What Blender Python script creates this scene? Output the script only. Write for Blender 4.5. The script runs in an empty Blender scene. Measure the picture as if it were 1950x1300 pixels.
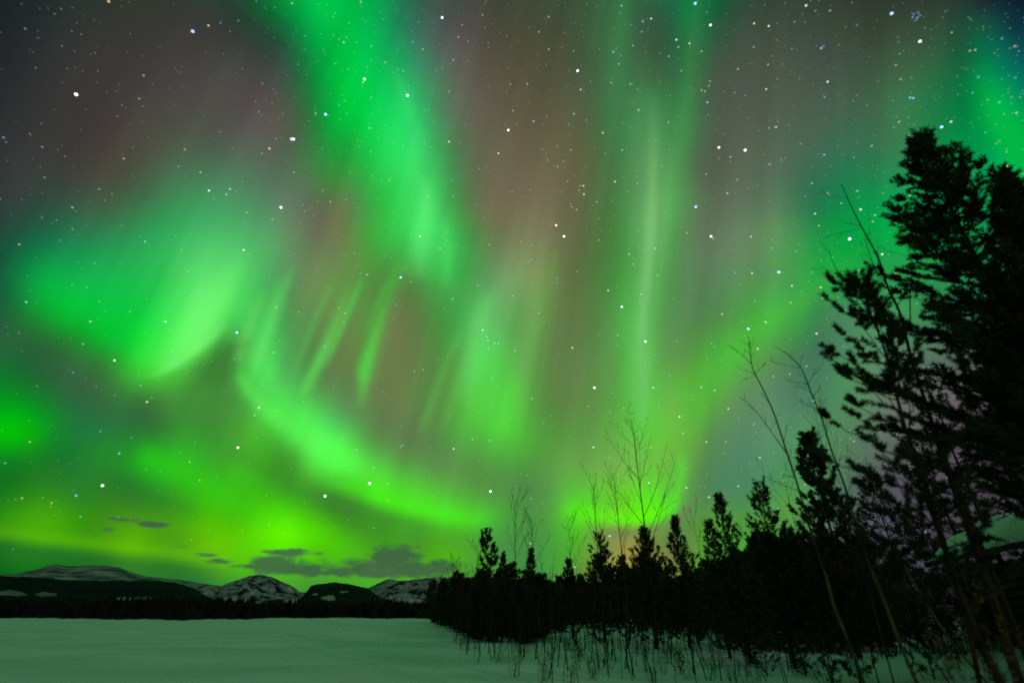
import bpy, math, random
import numpy as np
from mathutils import Vector, noise as mnoise

C = bpy.context.scene.collection
SC = bpy.context.scene

# ------------------------------------------------------------------ camera, exposure
F = 975.0                                   # focal length of the 1950-wide view, in its pixels (18 mm)
PITCH = math.atan(516 / F)                  # the horizon lies 516 below the middle of the view
CP, SP = math.cos(PITCH), math.sin(PITCH)
EYE = 2.0
cam_d = bpy.data.cameras.new('camera'); cam = bpy.data.objects.new('camera', cam_d); C.objects.link(cam)
cam.location = (0, 0, EYE); cam.rotation_euler = (math.pi / 2 + PITCH, 0, 0)
cam_d.sensor_width = 36; cam_d.lens = 18; cam_d.clip_start = .1; cam_d.clip_end = 200000
cam_d.dof.use_dof = True; cam_d.dof.focus_distance = 120; cam_d.dof.aperture_fstop = .5
SC.camera = cam
SC.view_settings.view_transform = 'Standard'; SC.view_settings.look = 'None'
SC.view_settings.exposure = 0; SC.view_settings.gamma = 1
SC.render.engine = 'CYCLES'
SC.cycles.filter_width = 1.9
SC.cycles.max_bounces = 5; SC.cycles.diffuse_bounces = 3; SC.cycles.transparent_max_bounces = 24
SC.cycles.use_denoising = False

def px2dir(x, y):
    """direction in the world of a point of the 1950 x 1300 view"""
    x = np.asarray(x, float); y = np.asarray(y, float)
    a, b = x - 975., 650. - y
    d = np.stack([a, F * CP - b * SP, b * CP + F * SP], -1)
    return d / np.linalg.norm(d, axis=-1, keepdims=True)

def dir2px(d):
    f = d[..., 1] * CP + d[..., 2] * SP; u = -d[..., 1] * SP + d[..., 2] * CP
    f = np.where(f > .05, f, .05)
    return 975 + F * d[..., 0] / f, 650 - F * u / f

def at(x, y, dist):
    """point of the world seen at x, y, at a horizontal distance"""
    d = px2dir(x, y); return np.array([0, 0, EYE]) + d * (dist / math.hypot(d[0], d[1]))

# ------------------------------------------------------------------ the night sky (world)
# sky colour readings: x, y, r, g, b  (x, y = direction expressed on the 1950 x 1300 view)
SK = """0 0 28 36 38;100 30 40 48 46;250 30 52 55 48;400 20 50 60 52;470 10 30 70 48;520 10 5 120 48;560 20 0 170 70;600 10 0 190 75;
520 60 30 75 50;560 60 10 115 60;600 60 0 175 70;20 150 42 44 46;140 150 58 54 52;300 150 66 64 60;450 130 68 74 66;530 130 60 80 66;570 130 35 95 58;605 130 5 160 65;640 130 0 190 60;
20 280 50 54 52;150 230 66 54 54;300 260 76 78 66;400 270 75 90 74;500 270 88 94 84;570 240 80 100 72;600 240 30 125 55;640 240 0 180 60;
20 400 48 66 60;100 400 45 84 62;200 380 68 88 66;280 380 60 110 70;350 370 66 140 88;420 380 72 150 95;500 390 85 140 98;560 380 98 120 95;600 380 92 105 82;635 370 75 140 60;648 300 25 170 60;330 425 48 165 85;400 425 65 170 95;
660 20 0 190 70;720 20 5 165 80;760 30 35 125 85;800 30 60 95 80;850 40 75 82 78;930 30 72 72 60;1020 30 66 75 55;1100 40 62 80 58;1180 40 58 115 70;1240 40 55 80 60;1290 40 40 85 62;
660 120 0 190 65;720 110 10 190 85;770 110 30 155 95;810 110 70 120 95;860 110 90 98 88;950 110 84 78 62;1050 110 78 82 60;1120 120 65 90 62;1180 110 60 120 72;1240 110 62 85 62;1290 120 45 95 62;
670 220 0 200 60;730 210 20 210 90;790 210 40 200 100;830 210 70 140 90;880 210 100 105 88;950 210 102 88 70;1050 210 96 88 66;1110 210 85 95 66;1160 220 60 115 68;1220 210 72 140 82;1280 210 62 120 70;
660 290 50 140 55;690 290 20 190 65;740 290 40 215 90;800 290 60 225 110;840 290 60 150 80;880 280 88 115 80;950 290 110 98 76;1050 300 112 98 72;1120 300 92 100 66;1170 300 65 120 66;1240 300 95 150 95;1290 300 70 140 75;
655 380 105 110 80;700 380 55 165 70;750 380 45 200 70;800 380 75 225 110;840 370 60 190 85;870 380 70 135 70;910 390 105 115 80;1000 380 128 108 84;1080 380 118 100 74;1130 380 85 110 66;1180 380 68 130 68;1240 390 110 165 105;1285 390 80 165 80;
1310 20 25 130 70;1340 20 20 100 60;1370 30 45 80 55;1420 20 66 72 58;1500 30 74 68 58;1600 20 70 62 52;1700 20 64 58 48;1780 30 60 66 52;1850 20 45 58 55;1900 20 32 42 52;1945 20 22 34 48;
1310 100 40 120 65;1345 110 75 85 66;1450 100 86 82 70;1600 110 80 74 64;1700 100 70 78 60;1780 100 65 92 64;1840 100 30 82 55;1870 90 20 115 70;1900 80 22 90 80;1945 70 25 55 70;
1310 210 60 125 68;1335 210 85 92 72;1450 210 92 90 76;1550 210 86 92 76;1650 200 76 98 74;1760 200 55 125 72;1820 200 20 110 65;1870 190 5 150 70;1910 190 5 175 85;1945 180 15 125 100;
1320 320 95 92 76;1420 310 100 100 82;1520 300 88 104 84;1620 300 60 112 80;1700 290 65 118 76;1820 280 20 140 70;1880 260 5 150 70;1920 230 5 180 60;1945 300 10 185 65;1900 300 10 160 85;
1320 420 106 108 84;1420 410 105 118 90;1500 420 95 130 90;1560 400 40 120 72;1640 400 20 150 72;1700 400 20 160 80;1850 420 30 150 80;1940 420 20 140 80;
10 445 35 70 58;80 460 20 110 70;170 460 35 135 80;280 460 45 165 85;350 460 65 180 95;420 470 85 205 110;500 460 85 175 105;560 460 100 135 95;600 460 98 100 78;
10 540 20 100 60;60 540 10 160 65;130 540 15 180 70;230 540 25 185 75;330 540 60 200 85;390 550 110 245 120;440 550 85 220 100;480 550 70 200 90;540 550 80 150 85;590 540 105 110 80;640 540 95 140 70;
10 600 40 85 55;50 600 25 120 45;110 600 5 190 50;200 600 10 190 60;280 600 25 205 65;330 610 70 240 90;380 610 115 255 115;415 610 80 225 90;440 620 70 190 75;480 620 75 215 95;530 620 70 170 80;580 600 90 125 75;
20 650 60 70 60;100 650 55 85 50;150 640 20 150 40;200 640 5 195 45;270 650 20 215 55;320 660 80 245 80;370 660 110 250 95;400 660 70 190 65;440 660 60 110 50;465 665 95 200 90;500 690 80 235 90;540 690 70 170 80;
20 700 20 110 45;20 735 12 130 40;75 735 30 108 48;105 800 15 135 40;80 690 50 80 60;150 700 70 80 62;200 690 50 120 50;250 710 50 190 50;290 720 70 210 55;330 700 75 220 65;380 692 64 150 56;400 750 66 150 58;470 790 72 172 60;330 790 62 138 54;430 690 66 108 52;470 720 80 195 75;500 710 80 235 95;540 740 80 200 85;600 740 80 150 75;
10 765 2 150 28;10 795 0 190 14;60 790 0 160 25;130 770 40 105 60;200 760 65 85 60;280 760 75 88 58;350 760 66 140 56;380 725 62 132 54;430 730 66 138 56;430 760 72 140 62;480 770 70 160 65;530 780 80 240 80;580 800 80 245 80;640 800 75 180 85;
10 830 5 200 5;60 830 15 170 15;110 820 20 140 45;200 820 35 120 60;300 820 50 110 55;400 810 60 140 50;470 820 75 170 50;540 830 70 190 55;590 830 85 245 85;640 850 85 255 80;20 868 10 130 25;100 860 20 115 40;
10 890 20 110 40;100 885 30 120 40;200 880 40 140 40;280 880 30 190 25;350 880 45 195 30;420 880 60 160 45;480 890 65 190 30;550 880 60 130 45;600 890 90 230 60;640 890 70 255 55;
20 940 25 120 25;150 940 40 125 40;250 930 40 115 45;330 940 50 150 35;400 930 55 190 20;480 935 58 185 18;560 950 55 170 25;620 940 60 110 45;640 960 55 130 40;
20 980 50 150 15;150 990 50 150 10;280 980 60 140 25;380 980 70 180 10;460 985 72 185 8;505 985 88 225 5;520 1004 98 245 0;560 1012 98 250 0;500 960 66 195 15;620 1010 75 220 5;
20 1005 70 170 10;100 1020 80 180 5;250 1035 100 190 5;400 1050 110 200 5;430 1000 80 190 10;500 1035 90 220 5;600 1045 80 190 10;
10 1040 30 100 35;100 1050 40 115 40;200 1062 50 120 30;300 1075 50 125 35;380 1090 50 128 42;10 1075 20 110 20;100 1085 10 110 20;300 1095 40 125 40;400 1110 45 130 50;600 1110 70 150 50;
660 450 105 120 75;700 450 70 165 60;740 450 50 190 70;800 450 75 225 105;850 450 60 205 85;890 450 60 150 65;920 450 95 118 72;1000 450 130 112 86;1060 450 120 104 78;1100 450 90 90 62;1140 450 80 110 62;1190 450 70 145 68;1245 450 110 175 105;1285 450 75 140 70;
660 530 100 115 70;700 540 75 150 60;740 530 80 120 62;780 530 80 115 62;820 520 65 180 75;860 510 60 185 75;900 520 70 150 72;940 530 105 150 100;1000 520 120 120 85;1050 530 108 115 72;1085 530 85 80 58;1140 540 78 115 62;1190 530 70 155 65;1230 540 100 180 95;1265 540 75 150 70;1295 540 95 105 75;
655 620 100 120 65;700 620 80 140 60;740 620 105 100 68;780 620 98 88 64;830 610 72 140 65;870 620 65 160 68;910 620 95 200 100;950 620 90 175 90;1000 620 100 145 78;1040 620 95 135 70;1075 620 90 92 65;1110 620 85 100 62;1150 620 80 130 65;1200 610 80 180 75;1225 620 95 195 90;1250 620 85 160 75;1285 620 100 115 75;
660 690 95 95 62;720 700 98 105 68;780 700 100 92 66;830 700 82 130 64;870 690 75 170 70;910 680 85 215 85;950 690 85 200 80;1000 690 95 160 75;1040 700 88 130 65;1080 700 95 105 70;1130 690 88 125 68;1190 690 85 165 70;1225 690 90 210 80;1270 690 105 125 72;
660 770 90 130 80;700 770 95 108 70;760 770 98 100 68;810 760 85 125 65;850 770 80 150 62;900 770 85 195 65;940 780 85 210 70;990 770 85 190 65;1030 780 85 140 62;1080 780 90 115 65;1120 780 90 135 68;1180 770 90 165 68;1230 770 90 210 70;1280 770 110 160 75;
655 840 85 245 80;690 840 80 165 70;750 840 92 110 70;820 840 85 120 68;880 840 80 165 65;950 830 80 200 60;1000 840 80 180 60;1060 840 85 150 62;1120 840 95 155 70;1180 840 100 180 68;1240 840 95 205 60;1290 840 110 175 65;
660 890 90 255 70;700 900 85 240 60;760 880 85 150 70;840 890 90 125 72;920 880 85 145 65;1000 890 80 155 62;1060 880 95 150 70;1130 890 110 160 75;1200 890 115 175 75;1260 890 110 185 70;1295 890 95 170 60;
660 940 65 140 35;720 945 75 240 25;800 960 75 235 35;860 940 85 175 60;920 940 82 140 65;1000 930 78 125 72;1060 950 85 165 65;1110 960 80 220 40;1180 950 100 200 45;1240 950 85 235 35;1280 950 95 190 55;
660 990 60 130 40;720 985 60 140 40;800 990 75 190 40;860 985 70 235 30;920 980 75 210 45;980 970 75 155 65;1050 980 80 160 60;1100 985 85 225 30;1160 985 110 190 50;1220 985 100 240 10;1260 980 80 235 30;1290 985 100 110 75;
660 1030 75 195 15;720 1030 65 150 35;800 1020 70 140 45;860 1020 75 150 45;920 1020 70 150 60;980 1030 70 145 65;1050 1010 80 150 60;1100 1030 80 180 40;1150 1020 115 138 78;1195 1020 142 142 80;1260 1020 100 105 75;
700 1055 75 175 25;780 1045 70 160 30;860 1060 80 190 20;920 1060 75 150 60;1000 1070 65 140 65;1060 1060 70 160 60;1170 1060 135 142 70;1192 1072 178 172 62;750 1100 80 170 40;1000 1120 70 140 60;1200 1120 150 150 60;1350 1100 95 160 60;
1320 450 100 112 85;1420 450 105 125 92;1490 450 90 150 85;1550 450 40 150 75;1620 450 10 160 65;1720 450 10 165 70;
1320 530 100 105 80;1400 530 98 120 85;1460 530 85 135 80;1500 540 75 165 80;1550 540 40 165 68;1600 520 20 165 65;1700 520 40 150 75;
1320 600 95 110 72;1380 610 85 130 72;1430 610 70 170 60;1480 600 70 180 70;1520 610 60 165 70;1560 600 65 130 80;1600 590 75 125 85;1680 600 75 150 95;1720 600 60 140 80;1850 600 60 130 90;1940 600 60 110 90;
1310 680 95 135 65;1350 690 75 180 60;1400 670 75 185 60;1450 670 85 150 65;1490 680 90 115 75;1550 660 70 100 82;1600 660 75 125 90;
1310 760 85 190 55;1350 750 95 170 60;1400 740 105 125 80;1450 750 100 110 88;1520 750 85 105 92;1580 750 80 120 90;1620 730 80 150 90;
1310 830 105 180 55;1340 820 100 130 72;1400 830 95 115 90;1470 830 95 120 92;1540 850 85 140 88;1700 730 110 135 115;1780 750 120 122 118;1840 740 115 105 115;1940 750 105 85 105;
1800 860 105 90 110;1890 870 95 70 95;1700 980 95 90 115;1650 940 95 110 105;1840 960 85 75 95;1940 980 85 70 90;1600 1050 85 100 95;1900 1080 75 75 85;
1310 930 95 140 75;1360 930 85 115 85;1420 900 85 120 95;1480 920 70 135 85;1500 960 90 150 65;1340 1000 90 160 55;1330 1060 95 165 55;1440 1000 80 150 65;1560 960 90 130 95"""
SK = np.array([[float(v) for v in s.split()] for s in SK.replace('\n','').split(';') if s.strip()])
# rays and folds: colour, strength, list of (x, y, half width, weight)
STROKES = [
 ((74,218,68),.72,[(752,525,9,0),(730,590,9,.4),(710,650,10,.75),(696,700,11,1),(691,735,9,.6),(686,785,8,0)]),
 ((92,212,88),.75,[(668,545,8,0),(634,630,9,.6),(606,690,9,.9),(588,725,9,.9),(570,765,9,0)]),
 ((86,198,76),.6,[(695,515,5,0),(665,590,5,.8),(640,650,5,.8),(618,705,6,0)]),
 ((102,116,74),.45,[(690,575,7,0),(664,635,8,.8),(640,690,8,.9),(622,735,8,0)]),
 ((84,184,66),.5,[(775,475,9,0),(738,545,8,.9),(708,605,6,.6),(690,650,6,0)]),
 ((90,178,74),.6,[(882,620,6,0),(852,690,6,.9),(828,755,7,.9),(798,835,8,0)]),
 ((102,126,72),.4,[(868,645,6,0),(848,715,7,.8),(824,790,7,.6),(806,840,7,0)]),
 ((86,182,68),.55,[(890,680,7,0),(862,755,8,.8),(836,835,9,0)]),
 ((104,110,72),.3,[(1098,400,14,0),(1085,520,15,.8),(1062,640,14,.8),(1045,740,12,.5),(1030,800,12,0)]),
 ((105,160,75),.35,[(1058,470,9,0),(1045,560,10,.8),(1030,640,10,.7),(1008,730,12,0)]),
 ((118,255,118),.5,[(470,470,14,0),(432,545,18,.7),(396,610,20,1),(352,660,20,1),(300,712,18,0)]),
 ((105,210,95),.5,[(505,545,8,0),(480,605,8,.9),(462,655,8,.9),(448,695,8,0)]),
 ((58,112,48),.3,[(484,645,10,0),(440,668,14,.9),(405,690,12,.6),(365,708,10,.2),(330,722,10,0)]),
 ((124,196,116),.65,[(1245,160,7,0),(1243,350,8,.6),(1238,470,9,1),(1226,600,9,.95),(1222,700,10,.8),(1226,830,12,0)]),
 ((75,165,80),.35,[(1335,-40,16,.3),(1318,120,16,.6),(1300,280,15,.9),(1288,400,14,.9),(1274,500,12,.6),(1256,620,12,0)]),
 ((60,130,72),.4,[(1188,-40,11,.8),(1180,100,12,1),(1165,220,12,.4),(1150,310,12,0)]),
 ((70,150,75),.35,[(1510,400,7,0),(1508,520,8,.9),(1505,600,8,.8),(1500,670,8,0)]),
 ((75,250,25),.5,[(590,915,12,0),(680,930,13,.7),(760,958,13,.9),(850,980,13,.8),(960,990,13,0)]),
 ((60,120,46),.45,[(600,955,12,0),(690,972,11,.8),(760,992,11,.8),(840,1008,11,.3),(900,1012,10,0)]),
 ((98,250,12),.85,[(1060,962,14,0),(1110,976,13,.6),(1160,984,12,.8),(1205,986,12,1),(1250,978,13,.9),(1300,950,13,0)]),
 ((104,200,0),.45,[(-60,1004,11,.6),(120,1028,11,.8),(260,1044,11,.9),(400,1060,11,.8),(500,1070,11,0)]),
 ((30,106,42),.65,[(-60,1036,12,.9),(120,1060,12,.9),(260,1076,12,.8),(380,1090,10,.4),(450,1094,9,0)]),
 ((88,190,84),.4,[(640,520,6,0),(600,610,7,.8),(566,690,7,.8),(540,748,7,0)]),
 ((92,176,76),.4,[(935,560,6,0),(902,650,7,.8),(872,740,8,.8),(852,810,8,0)]),
 ((102,124,76),.35,[(725,500,6,0),(700,570,6,.8),(676,630,6,.7),(655,690,6,0)]),
 ((104,134,74),.35,[(905,600,6,0),(878,690,7,.8),(850,780,7,.8),(826,845,8,0)]),
 ((96,220,104),.35,[(560,500,7,0),(536,560,8,.8),(512,630,8,.8),(484,705,8,0)]),
 ((64,190,78),.3,[(545,560,7,0),(520,640,7,.8),(505,690,7,.7),(498,730,8,0)]),
 ((60,222,84),.35,[(392,490,11,0),(346,570,12,.8),(300,640,12,.8),(262,700,12,0)]),
 ((20,172,60),.3,[(330,470,11,0),(280,560,12,.8),(225,640,12,.6),(195,690,12,0)]),
 ((112,176,90),.35,[(1030,540,8,0),(1018,620,9,.8),(1000,720,9,.8),(985,800,9,0)]),
 ((96,186,96),.35,[(1275,280,8,0),(1268,400,9,.8),(1256,520,9,.7),(1245,620,9,0)]),
 ((120,255,115),.5,[(282,722,9,0),(310,706,9,.7),(356,676,9,1),(398,644,9,.9),(430,606,9,0)]),
 ((92,246,88),.55,[(446,700,13,0),(476,745,13,.8),(520,790,14,.9),(580,835,15,.9),(640,875,15,.6),(700,905,14,0)]),
 ((98,228,104),.5,[(538,515,10,0),(517,600,11,.8),(502,655,11,1),(490,712,10,0)]),
 ((88,150,84),.35,[(592,560,8,0),(566,640,9,.8),(548,700,9,.8),(535,740,9,0)]),
 ((104,120,74),.45,[(772,540,14,0),(756,600,16,.8),(738,690,16,.8),(722,770,13,0)]),
 ((92,236,118),.45,[(792,300,12,0),(812,400,13,.9),(806,470,12,.8),(792,540,12,0)]),
 ((58,168,68),.4,[(778,430,8,0),(764,500,9,.9),(742,560,9,.6),(728,600,9,0)]),
 ((80,225,110),.35,[(842,400,9,0),(852,480,9,.9),(846,560,9,0)]),
 ((62,226,116),.35,[(752,120,12,0),(782,220,13,.9),(802,320,12,0)]),
 ((108,222,112),.5,[(940,540,12,0),(912,620,13,.9),(896,700,13,.7),(880,780,13,0)]),
 ((82,216,58),.35,[(985,700,16,0),(968,780,18,.9),(955,830,16,0)]),
 ((76,150,64),.35,[(1000,520,9,0),(985,600,10,.8),(968,690,10,0)]),
 ((116,124,82),.7,[(1100,1012,9,0),(1150,1012,9,.6),(1205,1013,9,.9),(1262,1004,9,.9),(1305,975,9,.7),(1335,935,9,0)]),
 ((75,192,60),.4,[(1640,470,24,0),(1540,560,24,.6),(1450,625,24,.9),(1390,690,24,1),(1340,770,24,.9),(1300,860,22,0)]),
 ((86,222,48),.55,[(1266,985,9,.2),(1284,950,9,.9),(1296,905,9,.9),(1303,850,9,0)]),
 ((48,205,22),.45,[(250,855,16,0),(310,885,17,.9),(390,925,17,.9),(470,970,17,.7),(540,1000,16,0)]),
 ((60,136,48),.4,[(380,830,13,0),(470,875,14,.8),(560,925,14,1),(640,955,13,.9),(720,985,12,0)]),
 ((38,112,42),.35,[(150,880,14,0),(240,925,14,.9),(330,960,13,.7),(400,985,12,0)]),
 ((0,200,12),.15,[(-60,830,20,.9),(40,835,20,.9),(100,835,18,0)]),
 ((120,152,90),.3,[(1165,560,9,0),(1152,680,10,.7),(1140,800,10,0)]),
 ((104,120,76),.3,[(1118,500,8,0),(1105,620,9,.8),(1090,740,9,.7),(1075,820,9,0)]),
 ((5,185,70),.45,[(1862,110,14,0),(1885,190,16,.8),(1915,255,17,1),(1945,310,18,1),(2000,400,18,1)]),
]
_x, _y, _R, _G = SK[:, 0].copy(), SK[:, 1].copy(), SK[:, 2], SK[:, 3]
_ex = np.clip(_R - _G, 0, 60) * (_y < 470)         # the eye reads the dim parts browner than they are
SK[:, 2] -= .7 * _ex; SK[:, 3] += .12 * _ex
_dim = np.clip(1 - (_G - _R) / 70, 0, 1) * np.clip((_y - 400) / 120, 0, 1) * (_y < 1000) * ~((_x > 1630) & (_y > 650))
SK[:, 3] += 30 * _dim; SK[:, 2] += _dim * np.where(_x < 450, -18, np.where(_x > 1250, -12, 5)); SK[:, 4] += 8 * _dim * (_x > 450)
_ur = (_x > 1300) & (_y < 430)
SK[:, 2] -= 12 * _ur; SK[:, 3] += 3 * _ur
_vi = (_x > 1630) & (_y > 650)
SK[_vi, 2:] = .60 * SK[_vi, 2:] + .26 * SK[_vi, 2:].mean(1, keepdims=True) * np.array([.95, 1, .95])
def tps(P,V,lam=0.12):
    n=len(P); d=((P[:,None]-P[None])**2).sum(-1)
    K=np.where(d>0,d*np.log(d+1e-9),0)*.5+lam*np.eye(n)
    A=np.zeros((n+3,n+3)); A[:n,:n]=K; A[:n,n]=1; A[:n,n+1:]=P; A[n,:n]=1; A[n+1:,:n]=P.T
    return np.linalg.solve(A,np.vstack([V,np.zeros((3,V.shape[1]))]))
_W=tps(SK[:,:2]/100,SK[:,2:])
def sky_px(x,y):
    """display colour (0-255) of the sky at view point x, y (arrays)"""
    sh=x.shape; q=np.stack([np.clip(x,-60,2010).ravel(),np.clip(y,-40,1125).ravel()],-1)/100
    out=np.zeros((len(q),3)); P=SK[:,:2]/100; n=len(P)
    for i in range(0,len(q),20000):
        s=q[i:i+20000]; d=((s[:,None]-P[None])**2).sum(-1)
        out[i:i+20000]=(np.where(d>0,d*np.log(d+1e-9),0)*.5)@_W[:n]+_W[n]+s@_W[n+1:]
    out=np.clip(out,0,255).reshape(sh+(3,))
    return out
def strokes(x,y,out):
    for col,st,pts in STROKES:
        best=np.zeros(x.shape)
        for (x0,y0,w0,a0),(x1,y1,w1,a1) in zip(pts,pts[1:]):
            dx,dy=x1-x0,y1-y0; L2=dx*dx+dy*dy
            t=np.clip(((x-x0)*dx+(y-y0)*dy)/L2,0,1)
            d2=(x-x0-t*dx)**2+(y-y0-t*dy)**2; w=w0+(w1-w0)*t
            best=np.maximum(best,np.exp(-d2/(2*w*w))*(a0+(a1-a0)*t))
        out=out+(np.array(col)-out)*(best*st)[...,None]
    return out
CLOUDS = [(540, 1076, 66, 17, 1.0), (556, 1052, 42, 7, .8), (478, 1078, 38, 6, .8), (592, 1084, 22, 12, 1.0),
          (745, 1082, 132, 15, 1.0), (752, 1060, 48, 20, 1.1), (690, 1076, 48, 15, .9), (845, 1078, 42, 12, .9), (640, 1088, 30, 8, .8),
          (295, 998, 26, 5, .7), (240, 989, 22, 4, .5), (390, 1056, 20, 4, .6), (205, 1008, 12, 4, .4), (420, 1068, 26, 5, .6), (340, 1040, 14, 3, .4)]
MOON = .34
# the aurora hangs along the field lines: all sky angles are taken about the magnetic zenith
MZ = px2dir(1600., -2200.)
EX = np.array([1, 0, 0]) - MZ[0] * MZ; EX /= np.linalg.norm(EX); EYV = np.cross(MZ, EX)
def dir2am(d):
    return np.degrees(np.arctan2(d @ EX, d @ EYV)), np.degrees(np.arcsin(np.clip(d @ MZ, -1, 1)))
def am2dir(a, e):
    a, e = np.radians(a), np.radians(e)
    return (np.cos(e) * np.sin(a))[..., None] * EX + (np.cos(e) * np.cos(a))[..., None] * EYV + np.sin(e)[..., None] * MZ
def lin(c):
    c = np.asarray(c, float) / 255.
    return np.where(c < .04045, c / 12.92, ((c + .055) / 1.055) ** 2.4)

ROWS = np.concatenate([np.arange(-12, 14, 1.0), np.arange(14, 40, 1.6), np.arange(40, 58, 2.5)])
A0, A1, NST = -62., 52., 94
ST = np.linspace(A0, A1, NST)
AA, EE = np.meshgrid(ST, ROWS)
GX, GY = dir2px(am2dir(AA, EE))
GRID = lin(sky_px(GX, GY))
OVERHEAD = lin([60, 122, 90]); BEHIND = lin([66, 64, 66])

world = bpy.data.worlds.new('World'); SC.world = world; world.use_nodes = True
nt = world.node_tree; nt.nodes.clear(); LK = nt.links.new
def nd(t, **k):
    n = nt.nodes.new(t)
    for a, b in k.items(): setattr(n, a, b)
    return n
def put(sock, v):
    if hasattr(v, 'is_linked') or isinstance(v, bpy.types.NodeSocket): LK(v, sock)
    else: sock.default_value = v
def M(op, a, b=0.0, c=None, clamp=False):
    n = nd('ShaderNodeMath', operation=op, use_clamp=clamp)
    put(n.inputs[0], a); put(n.inputs[1], b)
    if c is not None: put(n.inputs[2], c)
    return n.outputs[0]
def VD(a, vec):
    n = nd('ShaderNodeVectorMath', operation='DOT_PRODUCT'); LK(a, n.inputs[0]); n.inputs[1].default_value = tuple(vec)
    return n.outputs['Value']
def MIX(f, a, b):
    n = nd('ShaderNodeMix', data_type='RGBA', clamp_factor=True)
    put(n.inputs[0], f)
    for s, v in ((n.inputs[6], a), (n.inputs[7], b)):
        if isinstance(v, bpy.types.NodeSocket): LK(v, s)
        else: s.default_value = (float(v[0]), float(v[1]), float(v[2]), 1)
    return n.outputs[2]
def RNG(v, a, b, c=0., d=1., smooth=False):
    n = nd('ShaderNodeMapRange', clamp=True, interpolation_type='SMOOTHSTEP' if smooth else 'LINEAR')
    LK(v, n.inputs[0])
    for i, w in zip((1, 2, 3, 4), (a, b, c, d)): n.inputs[i].default_value = float(w)
    return n.outputs[0]
def CURVE(v, pts):
    n = nd('ShaderNodeFloatCurve'); LK(v, n.inputs['Value']); m = n.mapping; m.extend = 'HORIZONTAL'
    m.clip_min_x = 0; m.clip_max_x = 1; m.clip_min_y = 0; m.clip_max_y = 1
    cu = m.curves[0]
    pts = sorted(pts)
    cu.points[0].location = pts[0]; cu.points[1].location = pts[-1]
    for p in pts[1:-1]: cu.points.new(*p)
    for p in cu.points: p.handle_type = 'AUTO_CLAMPED'
    m.update(); return n.outputs[0]

tc = nd('ShaderNodeTexCoord'); DIR = tc.outputs['Generated']
sx, sy, sz = VD(DIR, EX), VD(DIR, EYV), VD(DIR, MZ)
AZ = M('MULTIPLY', M('ARCTAN2', sx, sy), 180 / math.pi)
EL = M('MULTIPLY', M('ARCSINE', M('MINIMUM', M('MAXIMUM', sz, -1.), 1.)), 180 / math.pi)
AN = RNG(AZ, A0, A1)
third = (NST - 1) // 3
fac = [RNG(AN, k / 3, (k + 1) / 3) for k in range(3)]
sel = [M('GREATER_THAN', AN, 1 / 3), M('GREATER_THAN', AN, 2 / 3)]
def group(name, ins, build):
    """a node group of its own (built before it is used): ins are float inputs, a colour may come last"""
    global nt, LK
    old = nt, LK
    g = bpy.data.node_groups.new(name, 'ShaderNodeTree')
    for n, t in ins: g.interface.new_socket(n, in_out='INPUT', socket_type=t)
    g.interface.new_socket('Color', in_out='OUTPUT', socket_type='NodeSocketColor')
    nt, LK = g, g.links.new
    gi, go = nd('NodeGroupInput'), nd('NodeGroupOutput')
    LK(build(*gi.outputs[:len(ins)]), go.inputs[0])
    nt, LK = old
    return g
def use(g, *vals):
    n = nd('ShaderNodeGroup'); n.node_tree = g
    for s, v in zip(n.inputs, vals): LK(v, s)
    return n.outputs[0]
def ramp(f, cols):
    n = nd('ShaderNodeValToRGB'); cr = n.color_ramp; cr.interpolation = 'CARDINAL'
    m = len(cols)
    while len(cr.elements) < m: cr.elements.new(len(cr.elements) / m)
    for i, c in enumerate(cols):
        cr.elements[i].position = i / (m - 1)
    for i, c in enumerate(cols):
        cr.elements[i].color = (float(c[0]), float(c[1]), float(c[2]), 1)
    LK(f, n.inputs[0])
    return n.outputs[0]
FL, COLS = 'NodeSocketFloat', 'NodeSocketColor'
cur = None
for j, e in enumerate(ROWS):
    parts = [group('sky_arc', [('Value', FL)], lambda f, k=k: ramp(f, GRID[j, k * third:(k + 1) * third + 1])) for k in range(3)]
    g = group('sky_row', [('A', FL), ('B', FL), ('C', FL), ('S', FL), ('T', FL)],
              lambda p, q, r, s, t: MIX(t, MIX(s, use(parts[0], p), use(parts[1], q)), use(parts[2], r)))
    c = use(g, *fac, *sel)
    cur = c if cur is None else MIX(RNG(EL, ROWS[j - 1], e), cur, c)
sky = cur
# rays, folds and bright hems: thin curtains, each a curve in the same angles
for col, st, pts in STROKES:
    P = np.array(pts, float); a, e = dir2am(px2dir(P[:, 0], P[:, 1]))
    a2, e2 = dir2am(px2dir(P[:, 0] + P[:, 2], P[:, 1])); a3, e3 = dir2am(px2dir(P[:, 0], P[:, 1] + P[:, 2]))
    ray = np.ptp(e) > np.ptp(a)
    t, v = (e, a) if ray else (a, e)
    w = np.abs(a2 - a) if ray else np.abs(e3 - e); wm = float(w.max())
    t0, t1, v0, v1 = t.min(), t.max(), v.min() - .5, v.max() + .5
    o = np.argsort(t)
    def build(az, el, under):
        tn = RNG(el if ray else az, t0, t1)
        key = lambda y: [(float((t[i] - t0) / (t1 - t0)), float(y[i])) for i in o]
        path = CURVE(tn, key((v - v0) / (v1 - v0))); wt = CURVE(tn, key(P[:, 3])); ww = CURVE(tn, key(w / wm))
        c = M('MULTIPLY_ADD', path, v1 - v0, v0)
        q = M('DIVIDE', M('DIVIDE', M('SUBTRACT', az if ray else el, c), ww), wm)
        g = M('EXPONENT', M('MULTIPLY', M('MULTIPLY', q, q), -.5))
        return MIX(M('MULTIPLY', M('MULTIPLY', g, wt), st), under, lin(col))
    sky = use(group('aurora_curtain', [('A', FL), ('E', FL), ('Color', COLS)], build), AZ, EL, sky)
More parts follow.
